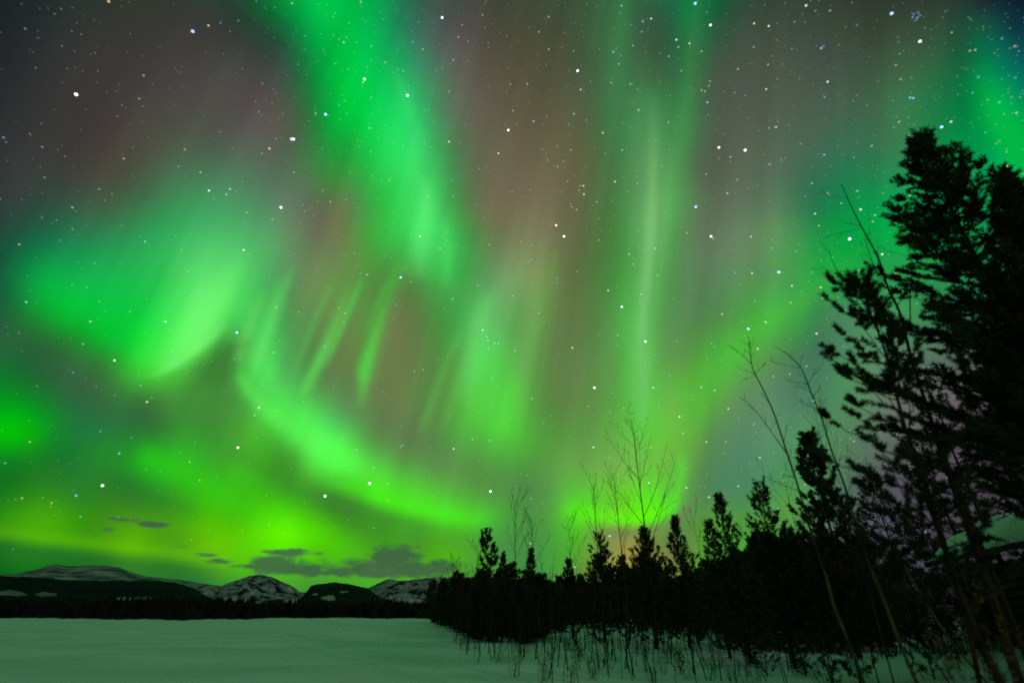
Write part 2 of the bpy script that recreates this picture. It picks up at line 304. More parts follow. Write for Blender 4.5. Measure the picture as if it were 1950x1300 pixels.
# fine striation along the field lines
cb = nd('ShaderNodeCombineXYZ'); LK(M('MULTIPLY', AZ, .55), cb.inputs[0]); LK(M('MULTIPLY', EL, .035), cb.inputs[1])
def STRIA(scale, detail):
    n = nd('ShaderNodeTexNoise'); LK(cb.outputs[0], n.inputs['Vector']); n.inputs['Scale'].default_value = scale; n.inputs['Detail'].default_value = detail
    return M('SUBTRACT', n.outputs[0], .5)
sg = M('ADD', M('MULTIPLY', STRIA(.62, 3), .42), 1.0)
sg = M('ADD', M('MULTIPLY', M('SUBTRACT', sg, 1.), RNG(EL, -9, 6, smooth=True)), 1.)
vs = nd('ShaderNodeVectorMath', operation='SCALE'); LK(sky, vs.inputs[0]); LK(sg, vs.inputs['Scale']); sky = vs.outputs[0]
# the unseen part: overhead and behind
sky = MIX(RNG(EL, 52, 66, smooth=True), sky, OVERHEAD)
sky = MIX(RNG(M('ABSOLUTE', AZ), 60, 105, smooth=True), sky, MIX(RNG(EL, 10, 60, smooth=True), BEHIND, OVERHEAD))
# low clouds over the far mountains, darker than the glow behind them
dx, dy, dz = nd('ShaderNodeSeparateXYZ').outputs, None, None
sep = nd('ShaderNodeSeparateXYZ'); LK(DIR, sep.inputs[0])
HAZ = M('MULTIPLY', M('ARCTAN2', sep.outputs[0], sep.outputs[1]), 180 / math.pi)
HEL = M('MULTIPLY', M('ARCSINE', sep.outputs[2]), 180 / math.pi)
vm = nd('ShaderNodeVectorMath', operation='MULTIPLY'); LK(DIR, vm.inputs[0]); vm.inputs[1].default_value = (1, 1, 2.0)
def NOISE(scale, detail, rough=.55):
    n = nd('ShaderNodeTexNoise'); LK(vm.outputs[0], n.inputs['Vector'])
    n.inputs['Scale'].default_value = scale; n.inputs['Detail'].default_value = detail; n.inputs['Roughness'].default_value = rough
    return n.outputs[0]
n1, n2 = NOISE(38, 4), NOISE(17, 3)
def hangle(x, y):
    d = px2dir(x, y); return math.degrees(math.atan2(d[0], d[1])), math.degrees(math.asin(d[2]))
mask = None
for x, y, rx, ry, s in CLOUDS:
    ca, ce = hangle(x, y); wa = abs(hangle(x + rx, y)[0] - ca); we = abs(hangle(x, y - ry)[1] - ce)
    u = M('DIVIDE', M('SUBTRACT', HAZ, ca), wa); v = M('DIVIDE', M('SUBTRACT', HEL, ce), we)
    m = M('MULTIPLY', M('SUBTRACT', 1.9, M('ADD', M('MULTIPLY', u, u), M('MULTIPLY', v, v))), s)
    mask = m if mask is None else M('MAXIMUM', mask, m)
nn = M('ADD', M('MULTIPLY', M('SUBTRACT', n1, .5), 3.2), M('MULTIPLY', M('SUBTRACT', n2, .5), 2.6))
cl = RNG(M('ADD', mask, nn), -.1, 1.5, smooth=True)
cl = M('MULTIPLY', cl, RNG(mask, -1.6, -.2))
ccol = MIX(n2, lin([36, 92, 50]), lin([80, 98, 78]))
sky = MIX(M('MULTIPLY', cl, .9), sky, ccol)
bg = nd('ShaderNodeBackground'); LK(sky, bg.inputs['Color']); bg.inputs['Strength'].default_value = 1.0
out = nd('ShaderNodeOutputWorld'); LK(bg.outputs[0], out.inputs[0])
world.cycles.sampling_method = 'MANUAL'; world.cycles.sample_map_resolution = 512

# a low weak moon behind the view, hazy and warm
moon_d = bpy.data.lights.new('moon', 'SUN'); moon_d.energy = MOON; moon_d.color = (1, .86, .74); moon_d.angle = math.radians(.5)
moon = bpy.data.objects.new('moon', moon_d); C.objects.link(moon)
moon.rotation_euler = Vector((-math.sin(math.radians(150)) * 1, -math.cos(math.radians(150)), -.16)).to_track_quat('-Z', 'Y').to_euler()
# ------------------------------------------------------------------ helpers
class MB:
    """collects triangles and quads for ONE mesh object"""
    def __init__(s): s.v = []; s.t = []; s.q = []; s.n = 0
    def add(s, v, t=None, q=None):
        v = np.asarray(v, np.float32).reshape(-1, 3)
        if t is not None and len(t): s.t.append(np.asarray(t, np.int32).reshape(-1, 3) + s.n)
        if q is not None and len(q): s.q.append(np.asarray(q, np.int32).reshape(-1, 4) + s.n)
        s.v.append(v); s.n += len(v)
    def tube(s, pts, rad, sides=5, cap=True):
        P = np.asarray(pts, float); n = len(P); rad = np.broadcast_to(np.asarray(rad, float), (n,))
        T = np.gradient(P, axis=0); T /= np.linalg.norm(T, axis=1, keepdims=True) + 1e-9
        ref = np.array([0, 0, 1.]) if abs(T[:, 2]).mean() < .8 else np.array([1., 0, 0])
        U = np.cross(T, ref); U /= np.linalg.norm(U, axis=1, keepdims=True) + 1e-9
        W = np.cross(T, U)
        a = np.arange(sides) * 2 * math.pi / sides
        V = P[:, None] + rad[:, None, None] * (np.cos(a)[None, :, None] * U[:, None] + np.sin(a)[None, :, None] * W[:, None])
        i = np.arange(n - 1)[:, None] * sides; k = np.arange(sides)[None]; k2 = (k + 1) % sides
        q = np.stack([i + k, i + k2, i + sides + k2, i + sides + k], -1).reshape(-1, 4)
        b = s.n; s.add(V.reshape(-1, 3), q=q)
        if cap and sides > 3:
            c = b + (n - 1) * sides
            s.t.append(np.array([[c, c + j, c + j + 1] for j in range(1, sides - 1)], np.int32))
    def box(s, lo, hi, ax=None, org=(0, 0, 0)):
        c = np.array([[x, y, z] for x in (lo[0], hi[0]) for y in (lo[1], hi[1]) for z in (lo[2], hi[2])], float)
        if ax is not None: c = c @ np.asarray(ax, float)
        s.add(c + np.asarray(org, float), q=[[0, 1, 3, 2], [4, 6, 7, 5], [0, 4, 5, 1], [2, 3, 7, 6], [0, 2, 6, 4], [1, 5, 7, 3]])
    def needles(s, p, d, L, nn, ln, wd, rng, spread=.85):
        """bottle-brush tufts: twig starts p, directions d, lengths L"""
        p = np.repeat(np.asarray(p), nn, 0); d = np.repeat(np.asarray(d), nn, 0); L = np.repeat(np.asarray(L), nn)
        m = len(p); t = rng.random(m) ** .8
        r = rng.normal(size=(m, 3)); r -= (r * d).sum(1, keepdims=True) * d; r /= np.linalg.norm(r, axis=1, keepdims=True) + 1e-9
        b = p + d * (L * t)[:, None]
        nd_ = d * .6 + r * (spread * rng.uniform(.5, 1.1, m))[:, None]; nd_ /= np.linalg.norm(nd_, axis=1, keepdims=True)
        tip = b + nd_ * (ln * rng.uniform(.65, 1.15, m))[:, None]
        sd = np.cross(nd_, rng.normal(size=(m, 3))); sd /= np.linalg.norm(sd, axis=1, keepdims=True) + 1e-9
        mid = b + (tip - b) * .35
        v = np.stack([b, mid + sd * wd * .5, tip, mid - sd * wd * .5], 1).reshape(-1, 3)
        k = np.arange(m)[:, None] * 4
        s.add(v, q=k + np.array([[0, 1, 2, 3]]))
    def mesh(s, name, smooth=False):
        V = np.concatenate(s.v); me = bpy.data.meshes.new(name)
        T = np.concatenate(s.t) if s.t else np.zeros((0, 3), np.int32); Q = np.concatenate(s.q) if s.q else np.zeros((0, 4), np.int32)
        me.vertices.add(len(V)); me.vertices.foreach_set('co', V.ravel())
        me.loops.add(T.size + Q.size); me.loops.foreach_set('vertex_index', np.concatenate([T.ravel(), Q.ravel()]).astype(np.int32))
        me.polygons.add(len(T) + len(Q))
        me.polygons.foreach_set('loop_start', np.concatenate([np.arange(len(T)) * 3, T.size + np.arange(len(Q)) * 4]).astype(np.int32))
        me.polygons.foreach_set('use_smooth', np.full(len(T) + len(Q), smooth))
        me.update(calc_edges=True); return me

def obj(name, mb, mat, parent=None, smooth=False):
    me = mb.mesh(name, smooth) if isinstance(mb, MB) else mb
    if not len(me.materials): me.materials.append(mat)
    o = bpy.data.objects.new(name, me); C.objects.link(o)
    if parent: o.parent = parent
    return o
def tag(o, label=None, cat=None, group=None, kind=None):
    if label: o['label'] = label
    if cat: o['category'] = cat
    if group: o['group'] = group
    if kind: o['kind'] = kind
    return o
def thing(name, loc, label, cat, group=None, rz=0.):
    o = bpy.data.objects.new(name, None); C.objects.link(o)
    o.location = loc; o.rotation_euler = (0, 0, rz); o.empty_display_size = .3
    return tag(o, label, cat, group)
def copy_tree(o, loc, rz, sc, label, group):
    r = o.copy(); C.objects.link(r); r.location = loc; r.rotation_euler = (0, 0, rz); r.scale = sc
    r['label'] = label; r['group'] = group
    for ch in o.children:
        c = ch.copy(); C.objects.link(c); c.parent = r
    return r

# ------------------------------------------------------------------ materials
def material(name, col, rough=.9, spec=.1):
    m = bpy.data.materials.new(name); m.use_nodes = True
    b = m.node_tree.nodes['Principled BSDF']; b.inputs['Base Color'].default_value = (*col, 1)
    b.inputs['Roughness'].default_value = rough; b.inputs['Specular IOR Level'].default_value = spec
    return m
def noisy(name, c1, c2, scale, rough=.9, spec=.1, detail=4., lo=.4, hi=.6, stretch=(1, 1, 1), bump=0., bscale=None, bdist=.02):
    """two colours mixed by a noise pattern in the object's own metres, with an optional bump"""
    m = material(name, c1, rough, spec); t = m.node_tree; L = t.links.new; b = t.nodes['Principled BSDF']
    co = t.nodes.new('ShaderNodeTexCoord'); mp = t.nodes.new('ShaderNodeMapping'); mp.inputs['Scale'].default_value = stretch
    L(co.outputs['Object'], mp.inputs['Vector'])
    n = t.nodes.new('ShaderNodeTexNoise'); n.inputs['Scale'].default_value = scale; n.inputs['Detail'].default_value = detail
    L(mp.outputs[0], n.inputs['Vector'])
    r = t.nodes.new('ShaderNodeValToRGB'); e = r.color_ramp.elements
    e[0].position = lo; e[0].color = (*c1, 1); e[1].position = hi; e[1].color = (*c2, 1)
    L(n.outputs[0], r.inputs[0]); L(r.outputs[0], b.inputs['Base Color'])
    if bump:
        n2 = t.nodes.new('ShaderNodeTexNoise'); n2.inputs['Scale'].default_value = bscale or scale; n2.inputs['Detail'].default_value = 5
        L(mp.outputs[0], n2.inputs['Vector'])
        bp = t.nodes.new('ShaderNodeBump'); bp.inputs['Strength'].default_value = bump; bp.inputs['Distance'].default_value = bdist
        L(n2.outputs[0], bp.inputs['Height']); L(bp.outputs[0], b.inputs['Normal'])
    return m
m_snow = noisy('snow', (.58, .60, .62), (.82, .82, .82), .16, .75, .25, 6, .32, .68, (.5, 1.2, 1), .32, 1.1, .2)
m_needle = noisy('needles', (.018, .034, .012), (.040, .066, .020), 1.7, .75, .15)
m_needle2 = noisy('dark_needles', (.016, .036, .013), (.034, .062, .02), .5, .8, .1)
m_bark = noisy('bark', (.016, .012, .008), (.045, .032, .02), 9, .95, .05, 4, .35, .65, (1, 1, .3), .6, 14, .02)
m_pale = noisy('pale_bark', (.05, .05, .018), (.12, .115, .045), 6, .85, .1, 4, .35, .6, (1, 1, .5))
m_twig = noisy('twigs', (.026, .02, .012), (.06, .046, .028), 3, .9, .05)
m_rock = noisy('snowy_rock', (.010, .012, .026), (.46, .43, .46), .012, .95, .02, 9, .38, .64, (1, 1, 1.6), .4, .01, 30)
m_far = noisy('snowy_heights', (.08, .085, .10), (.36, .34, .34), .0035, .95, .02, 7, .38, .62, (1, 1, 2.5), .4, .004, 60)
m_hill = noisy('wooded_hill', (.002, .003, .010), (.005, .006, .018), .01, .95, .02, 5)
m_shore = noisy('shore_wood', (.006, .010, .008), (.014, .018, .010), .3, .9, .02)
m_log = noisy('logs', (.02, .014, .009), (.05, .034, .02), 3, .9, .05, 4, .3, .7, (1, 1, 6), .4, 9)
m_brown = noisy('dry_leaves', (.07, .045, .016), (.13, .085, .03), 5, .85, .05)

# ------------------------------------------------------------------ ground, lake, far shore
def sstep(t): t = np.clip(t, 0, 1); return t * t * (3 - 2 * t)
def hgt(x, y):
    x = np.asarray(x, float); y = np.asarray(y, float); d = np.hypot(x, y)
    h = .5 * sstep(1 - d / 20)
    h = h + 1.9 * np.exp(-((x - 14.4) ** 2 / 13 + (y - 15.4) ** 2 / 42))
    h = h + .22 * sstep((x + 4) / 14) * sstep((d - 22) / 20) * sstep((400 - d) / 200)
    near = np.clip(40 / (d + 8), 0, 1)
    h = h + near * (.06 * np.sin(x * .55 + y * .21 + 1.3 * np.sin(y * .3)) + .03 * np.sin(x * .23 - y * .47 + 2) + .018 * np.sin(x * 1.3 + y * .9 + np.sin(x * .7)))
    h = h + .02 * np.sin(x * .05 + 2 * np.sin(y * .021)) * np.sin(y * .06)
    return h
def gp(x, y):
    """the point of the ground seen at x, y"""
    d = px2dir(x, y); t = 5.
    for i in range(4000):
        p = np.array([0, 0, EYE]) + d * t
        if p[2] <= hgt(p[0], p[1]): break
        t *= 1.004
    return p
mb = MB()
rr = np.concatenate([[.3], np.geomspace(2, 400, 190), np.geomspace(440, 60000, 40)])
aa = np.concatenate([np.radians(np.linspace(-60, 60, 361)), np.radians(np.linspace(62, 298, 100))])
R_, A_ = np.meshgrid(rr, aa, indexing='ij'); X_, Y_ = R_ * np.sin(A_), R_ * np.cos(A_)
V = np.stack([X_, Y_, hgt(X_, Y_)], -1).reshape(-1, 3); na = len(aa)
i = np.arange(len(rr) - 1)[:, None] * na; k = np.arange(na)[None]; k2 = (k + 1) % na
mb.add(V, q=np.stack([i + k2, i + k, i + na + k, i + na + k2], -1).reshape(-1, 4))
mb.add([[0, 0, float(hgt(0, 0))]]); c0 = mb.n - 1
mb.t.append(np.array([[c0, j, (j + 1) % na] for j in range(na)], np.int32))
tag(obj('snow_ground', mb, m_snow, smooth=True), kind='structure')

def fbm(x, y, z, o=5): return mnoise.fractal(Vector((x, y, z)), 1.0, 2.1, o)
def mountain(name, pts, D, depth, mat, seed, rough=.10, step=.09, front=.85):
    P = np.array(pts, float); d = px2dir(P[:, 0], P[:, 1])
    az = np.degrees(np.arctan2(d[:, 0], d[:, 1])); el = np.degrees(np.arcsin(d[:, 2]))
    A = np.arange(az[0], az[-1], step); n = len(A)
    E = np.interp(A, az, el)
    k = np.array([.25, .5, .25]); E = np.convolve(np.pad(E, 1, 'edge'), k, 'valid')
    E = E + np.array([fbm(a * 1.1, seed, 0) for a in A]) * .07
    T = np.concatenate([np.linspace(0, 1, 26), [1.12, 1.3, 1.6]])
    rows = []
    for t in T:
        r = D - depth + depth * t
        zr = (EYE + D * np.tan(np.radians(np.maximum(E, -.2)))) * math.cos(0)
        s = t ** front if t <= 1 else max(0, 1 - (t - 1) * 1.6)
        w = 4 * t * (1 - t) if t < 1 else 0
        x, y = r * np.sin(np.radians(A)), r * np.cos(np.radians(A))
        nz = np.array([fbm(x[j] / depth * 3.2, y[j] / depth * 3.2, seed) for j in range(n)])
        nz = nz + .5 * np.array([abs(fbm(x[j] / depth * 11, y[j] / depth * 11, seed + 9, 3)) for j in range(n)]) - .12
        z = zr * (s + rough * 2.2 * w * nz) - (6 if t == 0 else 0)
        rows.append(np.stack([x, y, z], -1))
    V = np.concatenate(rows); m = MB()
    i = np.arange(len(T) - 1)[:, None] * n; k = np.arange(n - 1)[None]
    m.add(V, q=np.stack([i + k, i + k + 1, i + n + k + 1, i + n + k], -1).reshape(-1, 4))
    return tag(obj(name, m, mat, smooth=True), kind='structure')
mountain('snowy_mountains', [(-160, 1150), (-60, 1105), (20, 1092), (60, 1086), (90, 1077), (110, 1074), (135, 1078), (160, 1076), (200, 1076), (230, 1080), (252, 1090), (285, 1097),
                             (340, 1103), (400, 1112), (500, 1125), (640, 1128), (700, 1119), (738, 1102), (760, 1105), (820, 1100), (900, 1098), (1000, 1104), (1200, 1112), (1500, 1130)], 9500, 3600, m_far, 3., .09)
mountain('rocky_mountain', [(326, 1158), (345, 1133), (362, 1121), (382, 1114), (402, 1114), (416, 1124), (424, 1135), (440, 1158)], 5200, 900, m_rock, 11., .16, .05)
mountain('rocky_mountain', [(396, 1158), (415, 1120), (432, 1111), (452, 1103), (474, 1096), (495, 1093), (515, 1097), (533, 1105), (550, 1112), (565, 1121), (577, 1131), (587, 1146), (596, 1158)], 5400, 1300, m_rock, 7., .17, .05)
mountain('rocky_mountain', [(690, 1158), (716, 1140), (738, 1119), (760, 1109), (800, 1103), (830, 1106), (870, 1112), (960, 1120), (1050, 1135), (1150, 1158)], 5000, 1200, m_rock, 19., .17, .05)
mountain('wooded_hills', [(-160, 1100), (0, 1096), (60, 1098), (110, 1102), (170, 1105), (250, 1104), (290, 1106), (330, 1108), (365, 1117), (400, 1138), (440, 1147), (560, 1149), (582, 1128), (592, 1115),
                          (605, 1111), (640, 1108), (665, 1111), (700, 1119), (725, 1138), (760, 1146), (830, 1149), (1000, 1146), (1300, 1142)], 3600, 2200, m_hill, 5., .05)

# snowy clearings on the wooded hills
from mathutils.bvhtree import BVHTree
ho = [o for o in C.objects if o.name == 'wooded_hills'][0]
bvh = BVHTree.FromPolygons([v.co for v in ho.data.vertices], [tuple(p.vertices) for p in ho.data.polygons])
for x, y, rx, ry in [(18, 1129, 34, 5), (88, 1131, 20, 4), (236, 1139, 17, 3.5), (272, 1138, 15, 3), (626, 1138, 15, 5), (600, 1131, 6, 2), (655, 1126, 8, 2)]:
    ring = [(0, 0)] + [(r * math.cos(k * .524) * (1 + .25 * math.sin(k * 2.3 + x)), r * math.sin(k * .524) * (1 + .3 * math.sin(k * 1.7 + x))) for r in (.5, 1) for k in range(12)]
    pts = []
    for a, b in ring:
        d = Vector(px2dir(x + rx * a, y + ry * b)); hit = bvh.ray_cast(Vector((0, 0, EYE)), d)[0]
        pts.append(None if hit is None else hit - d * 12)
    if any(p is None for p in pts): continue
    m = MB(); m.add(pts, t=[(0, 1 + k, 1 + (k + 1) % 12) for k in range(12)], q=[(1 + k, 13 + k, 13 + (k + 1) % 12, 1 + (k + 1) % 12) for k in range(12)])
    tag(obj('snow_clearing', m, m_far, smooth=True), kind='structure')

# the far shore: one wood too far off to count
rng = np.random.default_rng(4)
mb = MB()
def far_tree(m, x, y, z, h, r):
    n = 6; a = np.arange(n) * 2 * math.pi / n + rng.random() * 6
    for lo, hi, rad in ((.06, .5, 1.), (.3, .75, .74), (.55, 1., .5)):
        rj = r * rad * rng.uniform(.6, 1.15, n)
        ring = np.stack([x + rj * np.cos(a), y + rj * np.sin(a), z + h * lo + rng.uniform(-.05, .05, n) * h], -1)
        m.add(np.vstack([ring, [[x, y, z + h * hi]]]), t=[[j, (j + 1) % n, n] for j in range(n)])
    m.tube([(x, y, z - .2), (x, y, z + h * .3)], [r * .09, r * .06], 4, False)
for q in range(5200):
    px = rng.uniform(-120, 1000); a = math.atan2(*px2dir(px, 1170.)[:2])
    d0 = 246 + 26 * math.sin(px * .013) + 16 * math.sin(px * .05) + 9 * math.sin(px * .21) + (60 if px < 120 else 0)
    u = rng.random(); d = d0 + (rng.exponential(7) - 6 if u < .3 else rng.uniform(0, 420))
    h = rng.uniform(.8, 4.) if u < .3 else rng.uniform(4.5, 8.5) * (1 + (d - d0) / 900)
    far_tree(mb, d * math.sin(a), d * math.cos(a), 0, h, h * rng.uniform(.16, .3))
tag(obj('far_forest', mb, m_shore), 'dark wood along the far shore of the frozen lake', 'forest', kind='stuff')
# ------------------------------------------------------------------ trees
def conifer(seed, h, R, zb, dz, nb, tw, lt, nn, ln, wd, up0, up1, rt, shape=.8, gaps=.1, leader=1.2, twigs=True, lean=(0, 0), side=None):
    """returns (wood, needles) meshes builders of one conifer with its foot at the origin.
    R reach of the lowest boughs, zb first whorl, dz whorl spacing, nb boughs per whorl, tw twigs per metre, lt twig length,
    nn needles per twig, ln needle length, wd needle width, up0/up1 bough rise at bottom/top in degrees, rt trunk radius"""
    g = np.random.default_rng(seed); wood, nee = MB(), MB()
    zz = np.linspace(-.4, h, 12); wob = h * .008
    tx = np.cumsum(g.normal(0, wob, 12)) * .6 + lean[0] * (zz / h).clip(0) ** 2; ty = np.cumsum(g.normal(0, wob, 12)) * .6 + lean[1] * (zz / h).clip(0) ** 2
    tx -= tx[1]; ty -= ty[1]
    wood.tube(np.stack([tx, ty, zz], -1), rt * (1 - .93 * ((zz / h).clip(0, 1)) ** .8), 8)
    axis = lambda z: np.array([np.interp(z, zz, tx), np.interp(z, zz, ty), z])
    tp, td, tl = [], [], []
    z = zb
    while z < h - .12 * leader:
        t = (z - zb) / (h - zb); reach = R * (1 - t) ** shape * min(1, .55 + t * 3) + .10 * leader
        ph = g.random() * 6.28
        for k in range(nb):
            if g.random() < gaps: continue
            a = ph + k * 6.283 / nb + g.normal(0, .25)
            L = reach * g.uniform(.6, 1.15)
            if side is not None: L *= 1 + side[1] * math.cos(a - side[0])
            el = math.radians(up0 + (up1 - up0) * t ** 1.3 + g.normal(0, 7))
            b = axis(z + g.uniform(-.3, .3) * dz); hd = np.array([math.cos(a), math.sin(a), 0])
            s = np.linspace(0, 1, 6)[:, None]
            curl = g.uniform(.05, .3)
            P = b + hd * (L * s * math.cos(el)) + np.array([0, 0, 1.]) * (L * (s * math.sin(el) + curl * s ** 2.2 - .08 * np.sin(s * 3.1)))
            P[1:] += g.normal(0, .018 * L, (5, 3))
            wood.tube(P, np.linspace(rt * .20 * (1 - .6 * t) + .003, .004, 6), 4, False)
            T = np.gradient(P, axis=0); T /= np.linalg.norm(T, axis=1, keepdims=True)
            m = max(2, int(L * tw + g.random()))
            for j in range(m):
                q = 1 - g.random() ** 1.3 * .78; f = q * 5; i0 = min(int(f), 4)
                p = P[i0] + (P[i0 + 1] - P[i0]) * (f - i0); tt = T[i0]
                sd = np.cross(tt, (0, 0, 1.)); sd /= np.linalg.norm(sd) + 1e-9
                d = tt * g.uniform(.5, 1.) + sd * (g.choice([-1, 1]) * g.uniform(.4, .95)) + np.array([0, 0, g.uniform(-.1, .75)])
                d /= np.linalg.norm(d)
                l = lt * g.uniform(.55, 1.15) * (1.25 - .5 * q)
                tp.append(p); td.append(d); tl.append(l)
                if twigs: wood.tube([p, p + d * l], [.005, .002], 3, False)
            tp.append(P[-1] - T[-1] * lt * .2); td.append(T[-1]); tl.append(lt * .9)
        z += dz * g.uniform(.8, 1.2) * (1 - .35 * t)
    top = axis(h)
    for dx in range(3 if leader > 1 else 1):
        d = np.array([g.normal(0, .25) * (dx > 0), g.normal(0, .25) * (dx > 0), 1.]); d /= np.linalg.norm(d)
        tp.append(top - d * (lt * (1.35 + .4 * dx) + ln * .5)); td.append(d); tl.append(lt * 1.3)
    nee.needles(np.array(tp), np.array(td), np.array(tl), nn, ln, wd, g)
    return wood, nee

def plant_height(x, y, d, az=None):
    """foot on the ground and height of a thing whose top is seen at x, y at distance d"""
    p = at(x, y, d); z = float(hgt(p[0], p[1]))
    return (p[0], p[1], z), p[2] - z

def named_conifer(x, y, d, label, R, seed, m=None, name='conifer', group=None, **kw):
    loc, h = plant_height(x, y, d)
    t = thing(name, loc, label, 'conifer', group, 0)
    arg = dict(zb=.08 * h, dz=.33, nb=5, tw=9, lt=.26, nn=34, ln=.085, wd=.012, up0=5, up1=55, rt=.012 * h + .02)
    arg.update(kw)
    w, n = conifer(seed, h, R, **arg)
    obj('trunk', w, m_bark, t); obj('crown', n, m or m_needle, t)
    return t

# the tall dark trees at the right
named_conifer(1775, 238, 11, 'tallest black conifer at the right edge, its ragged top reaching highest of all', 2.55, 21, tw=13, nn=66, dz=.27, nb=7, zb=3.2, up0=6, up1=50, shape=1.0, lt=.28, wd=.016, gaps=.14, ln=.085, leader=.6)
named_conifer(1888, 338, 13, 'black conifer with a blunt top, just right of the tallest one', 1.9, 22, tw=12, nn=64, dz=.28, nb=7, zb=3.4, shape=1.05, leader=.6, lt=.3, wd=.017, ln=.1)
named_conifer(1952, 410, 12.2, 'black conifer half cut off by the right edge, next to the blunt topped one', 2.4, 23, tw=12, nn=64, dz=.28, nb=7, zb=3.2, shape=1.0, leader=.6, lt=.3, wd=.017, ln=.1)
named_conifer(1946, 560, 10, 'bushy conifer in front of the tall ones, cut off by the right edge', 1.9, 24, tw=11, nn=60, dz=.28, nb=6, zb=3.3, shape=.6, lt=.28, wd=.015)
named_conifer(1622, 520, 8.2, 'slender open pine with tufted boughs standing left of the tall black trees', 0.92, 25, tw=6.5, nn=95, dz=.3, nb=5, zb=1.75, up0=18, up1=66, shape=.6, lt=.21, ln=.08, wd=.013, gaps=.22, rt=.06, side=(math.pi * .9, .25))
named_conifer(1524, 838, 24, 'young bushy pine with upturned tufts, left of the slender open pine', 1.75, 26, tw=4, nn=80, dz=.5, nb=6, zb=.8, up0=28, up1=68, shape=.8, lt=.5, ln=.16, wd=.032, twigs=False)
named_conifer(1650, 905, 33, 'dim conifer low behind the slender open pine', 2.3, 27, nn=34, tw=6, dz=.5, zb=.5, ln=.17, wd=.03, lt=.45, shape=.7, twigs=False, gaps=.2)
named_conifer(1752, 830, 30, 'thin dark conifer seen through the boughs under the tallest tree', 2.2, 28, nn=34, tw=5, dz=.7, zb=1.8, ln=.17, wd=.03, lt=.45, shape=.6, gaps=.3, twigs=False)
named_conifer(1868, 790, 29, 'dark conifer deep behind the right edge trees, above the snowy roof', 2.2, 29, nn=34, tw=5, dz=.7, zb=3.2, ln=.17, wd=.03, lt=.45, shape=.6, gaps=.3, twigs=False)
named_conifer(1748, 1000, 27, 'low bushy conifer left of the snowy roof', 1.9, 30, nn=34, tw=6, dz=.42, zb=.3, ln=.16, wd=.028, lt=.4, shape=.6, twigs=False)
named_conifer(1900, 690, 16, 'dim shaggy conifer under the blunt topped one, its boughs hanging above the snowy roof', 2.0, 44, tw=9, nn=50, dz=.36, nb=6, zb=2.3, up0=-4, shape=.7, lt=.32, wd=.02, ln=.11, gaps=.2)
named_conifer(1935, 610, 14, 'black conifer filling the gap under the half cut off one at the right edge', 2.1, 45, tw=10, nn=52, dz=.34, nb=6, zb=2.6, up0=0, shape=.75, lt=.3, wd=.019, ln=.1, gaps=.16)
named_conifer(1775, 745, 20, 'ragged dim conifer between the tallest bare tree and the snowy roof', 1.8, 46, nn=40, tw=6, dz=.5, nb=5, zb=2.2, ln=.13, wd=.024, lt=.36, shape=.65, gaps=.28, twigs=False)
# the single trees that stand up out of the wood
named_conifer(1440, 930, 25, 'forked looking pine, right of the pointed one, against the pale green sky', 1.9, 31, nn=46, tw=4.5, dz=.42, ln=.13, wd=.022, up0=18, up1=66, lt=.34, twigs=False, gaps=.22, zb=.4, shape=.62)
named_conifer(1372, 946, 28, 'pointed conifer with a slim spire, right of the tall bare aspen', 2.0, 32, nn=46, tw=4.5, dz=.36, ln=.13, wd=.023, up0=14, up1=66, lt=.36, twigs=False, zb=.3, shape=.98, leader=.5)
named_conifer(1348, 1000, 30, 'short side conifer touching the slim spire', 1.5, 33, nn=44, tw=4.5, dz=.42, ln=.13, wd=.024, lt=.36, twigs=False, zb=.3, shape=.98, leader=.5)
named_conifer(1280, 990, 36, 'narrow spire shaped conifer, directly right of the broad one', 2.2, 34, nn=46, tw=4.5, dz=.36, ln=.15, wd=.028, lt=.42, twigs=False, zb=.3, up0=22, up1=66, shape=1.0, leader=.5)
named_conifer(1224, 1010, 36, 'broad conifer standing at the foot of the tall bare aspen', 3.0, 35, nn=46, tw=4.5, dz=.36, ln=.16, wd=.028, lt=.4, twigs=False, zb=.3, up0=28, up1=62, shape=1.0, leader=.5)
named_conifer(1139, 1022, 42, 'knobbly conifer with a rounded top, left of the pale aspens', 2.0, 36, nn=44, tw=4, dz=.5, ln=.18, wd=.034, lt=.42, twigs=False, zb=.3, gaps=.22, shape=.55)
named_conifer(1084, 1068, 48, 'small pointed conifer right of the gap in the wood', 1.9, 37, nn=44, tw=4.5, dz=.45, ln=.18, wd=.036, lt=.46, twigs=False, zb=.3, up0=20, up1=66, shape=.95, leader=.5)
named_conifer(1008, 1052, 58, 'short spruce between the thin bare trees left of the gap', 1.9, 38, nn=44, tw=4.5, dz=.5, ln=.2, wd=.042, lt=.5, twigs=False, zb=.3, up0=20, up1=66, shape=.95, leader=.5)
named_conifer(958, 1058, 62, 'short spruce touching the right side of the tufted pine', 2.0, 39, nn=44, tw=4.5, dz=.5, ln=.2, wd=.044, lt=.5, twigs=False, zb=.3, up0=20, up1=66, shape=.95, leader=.5)
named_conifer(930, 1020, 60, 'tufted pine with thick raised arms, tallest at the lake end of the wood', 2.7, 40, nn=60, tw=4, dz=.7, nb=4, ln=.26, wd=.05, lt=.7, twigs=False, zb=.3, up0=25, up1=62, gaps=.25, shape=.55)
named_conifer(1308, 1078, 40, 'little conifer low between the narrow spire and the slim spire', 1.6, 41, nn=40, tw=4.5, dz=.45, ln=.16, wd=.032, lt=.42, twigs=False, zb=.2, up0=20, up1=66, shape=.95, leader=.5)
named_conifer(1186, 1062, 44, 'little conifer left of the broad one', 1.8, 42, nn=40, tw=4.5, dz=.45, ln=.17, wd=.034, lt=.42, twigs=False, zb=.2, up0=20, up1=66, shape=.95, leader=.5)

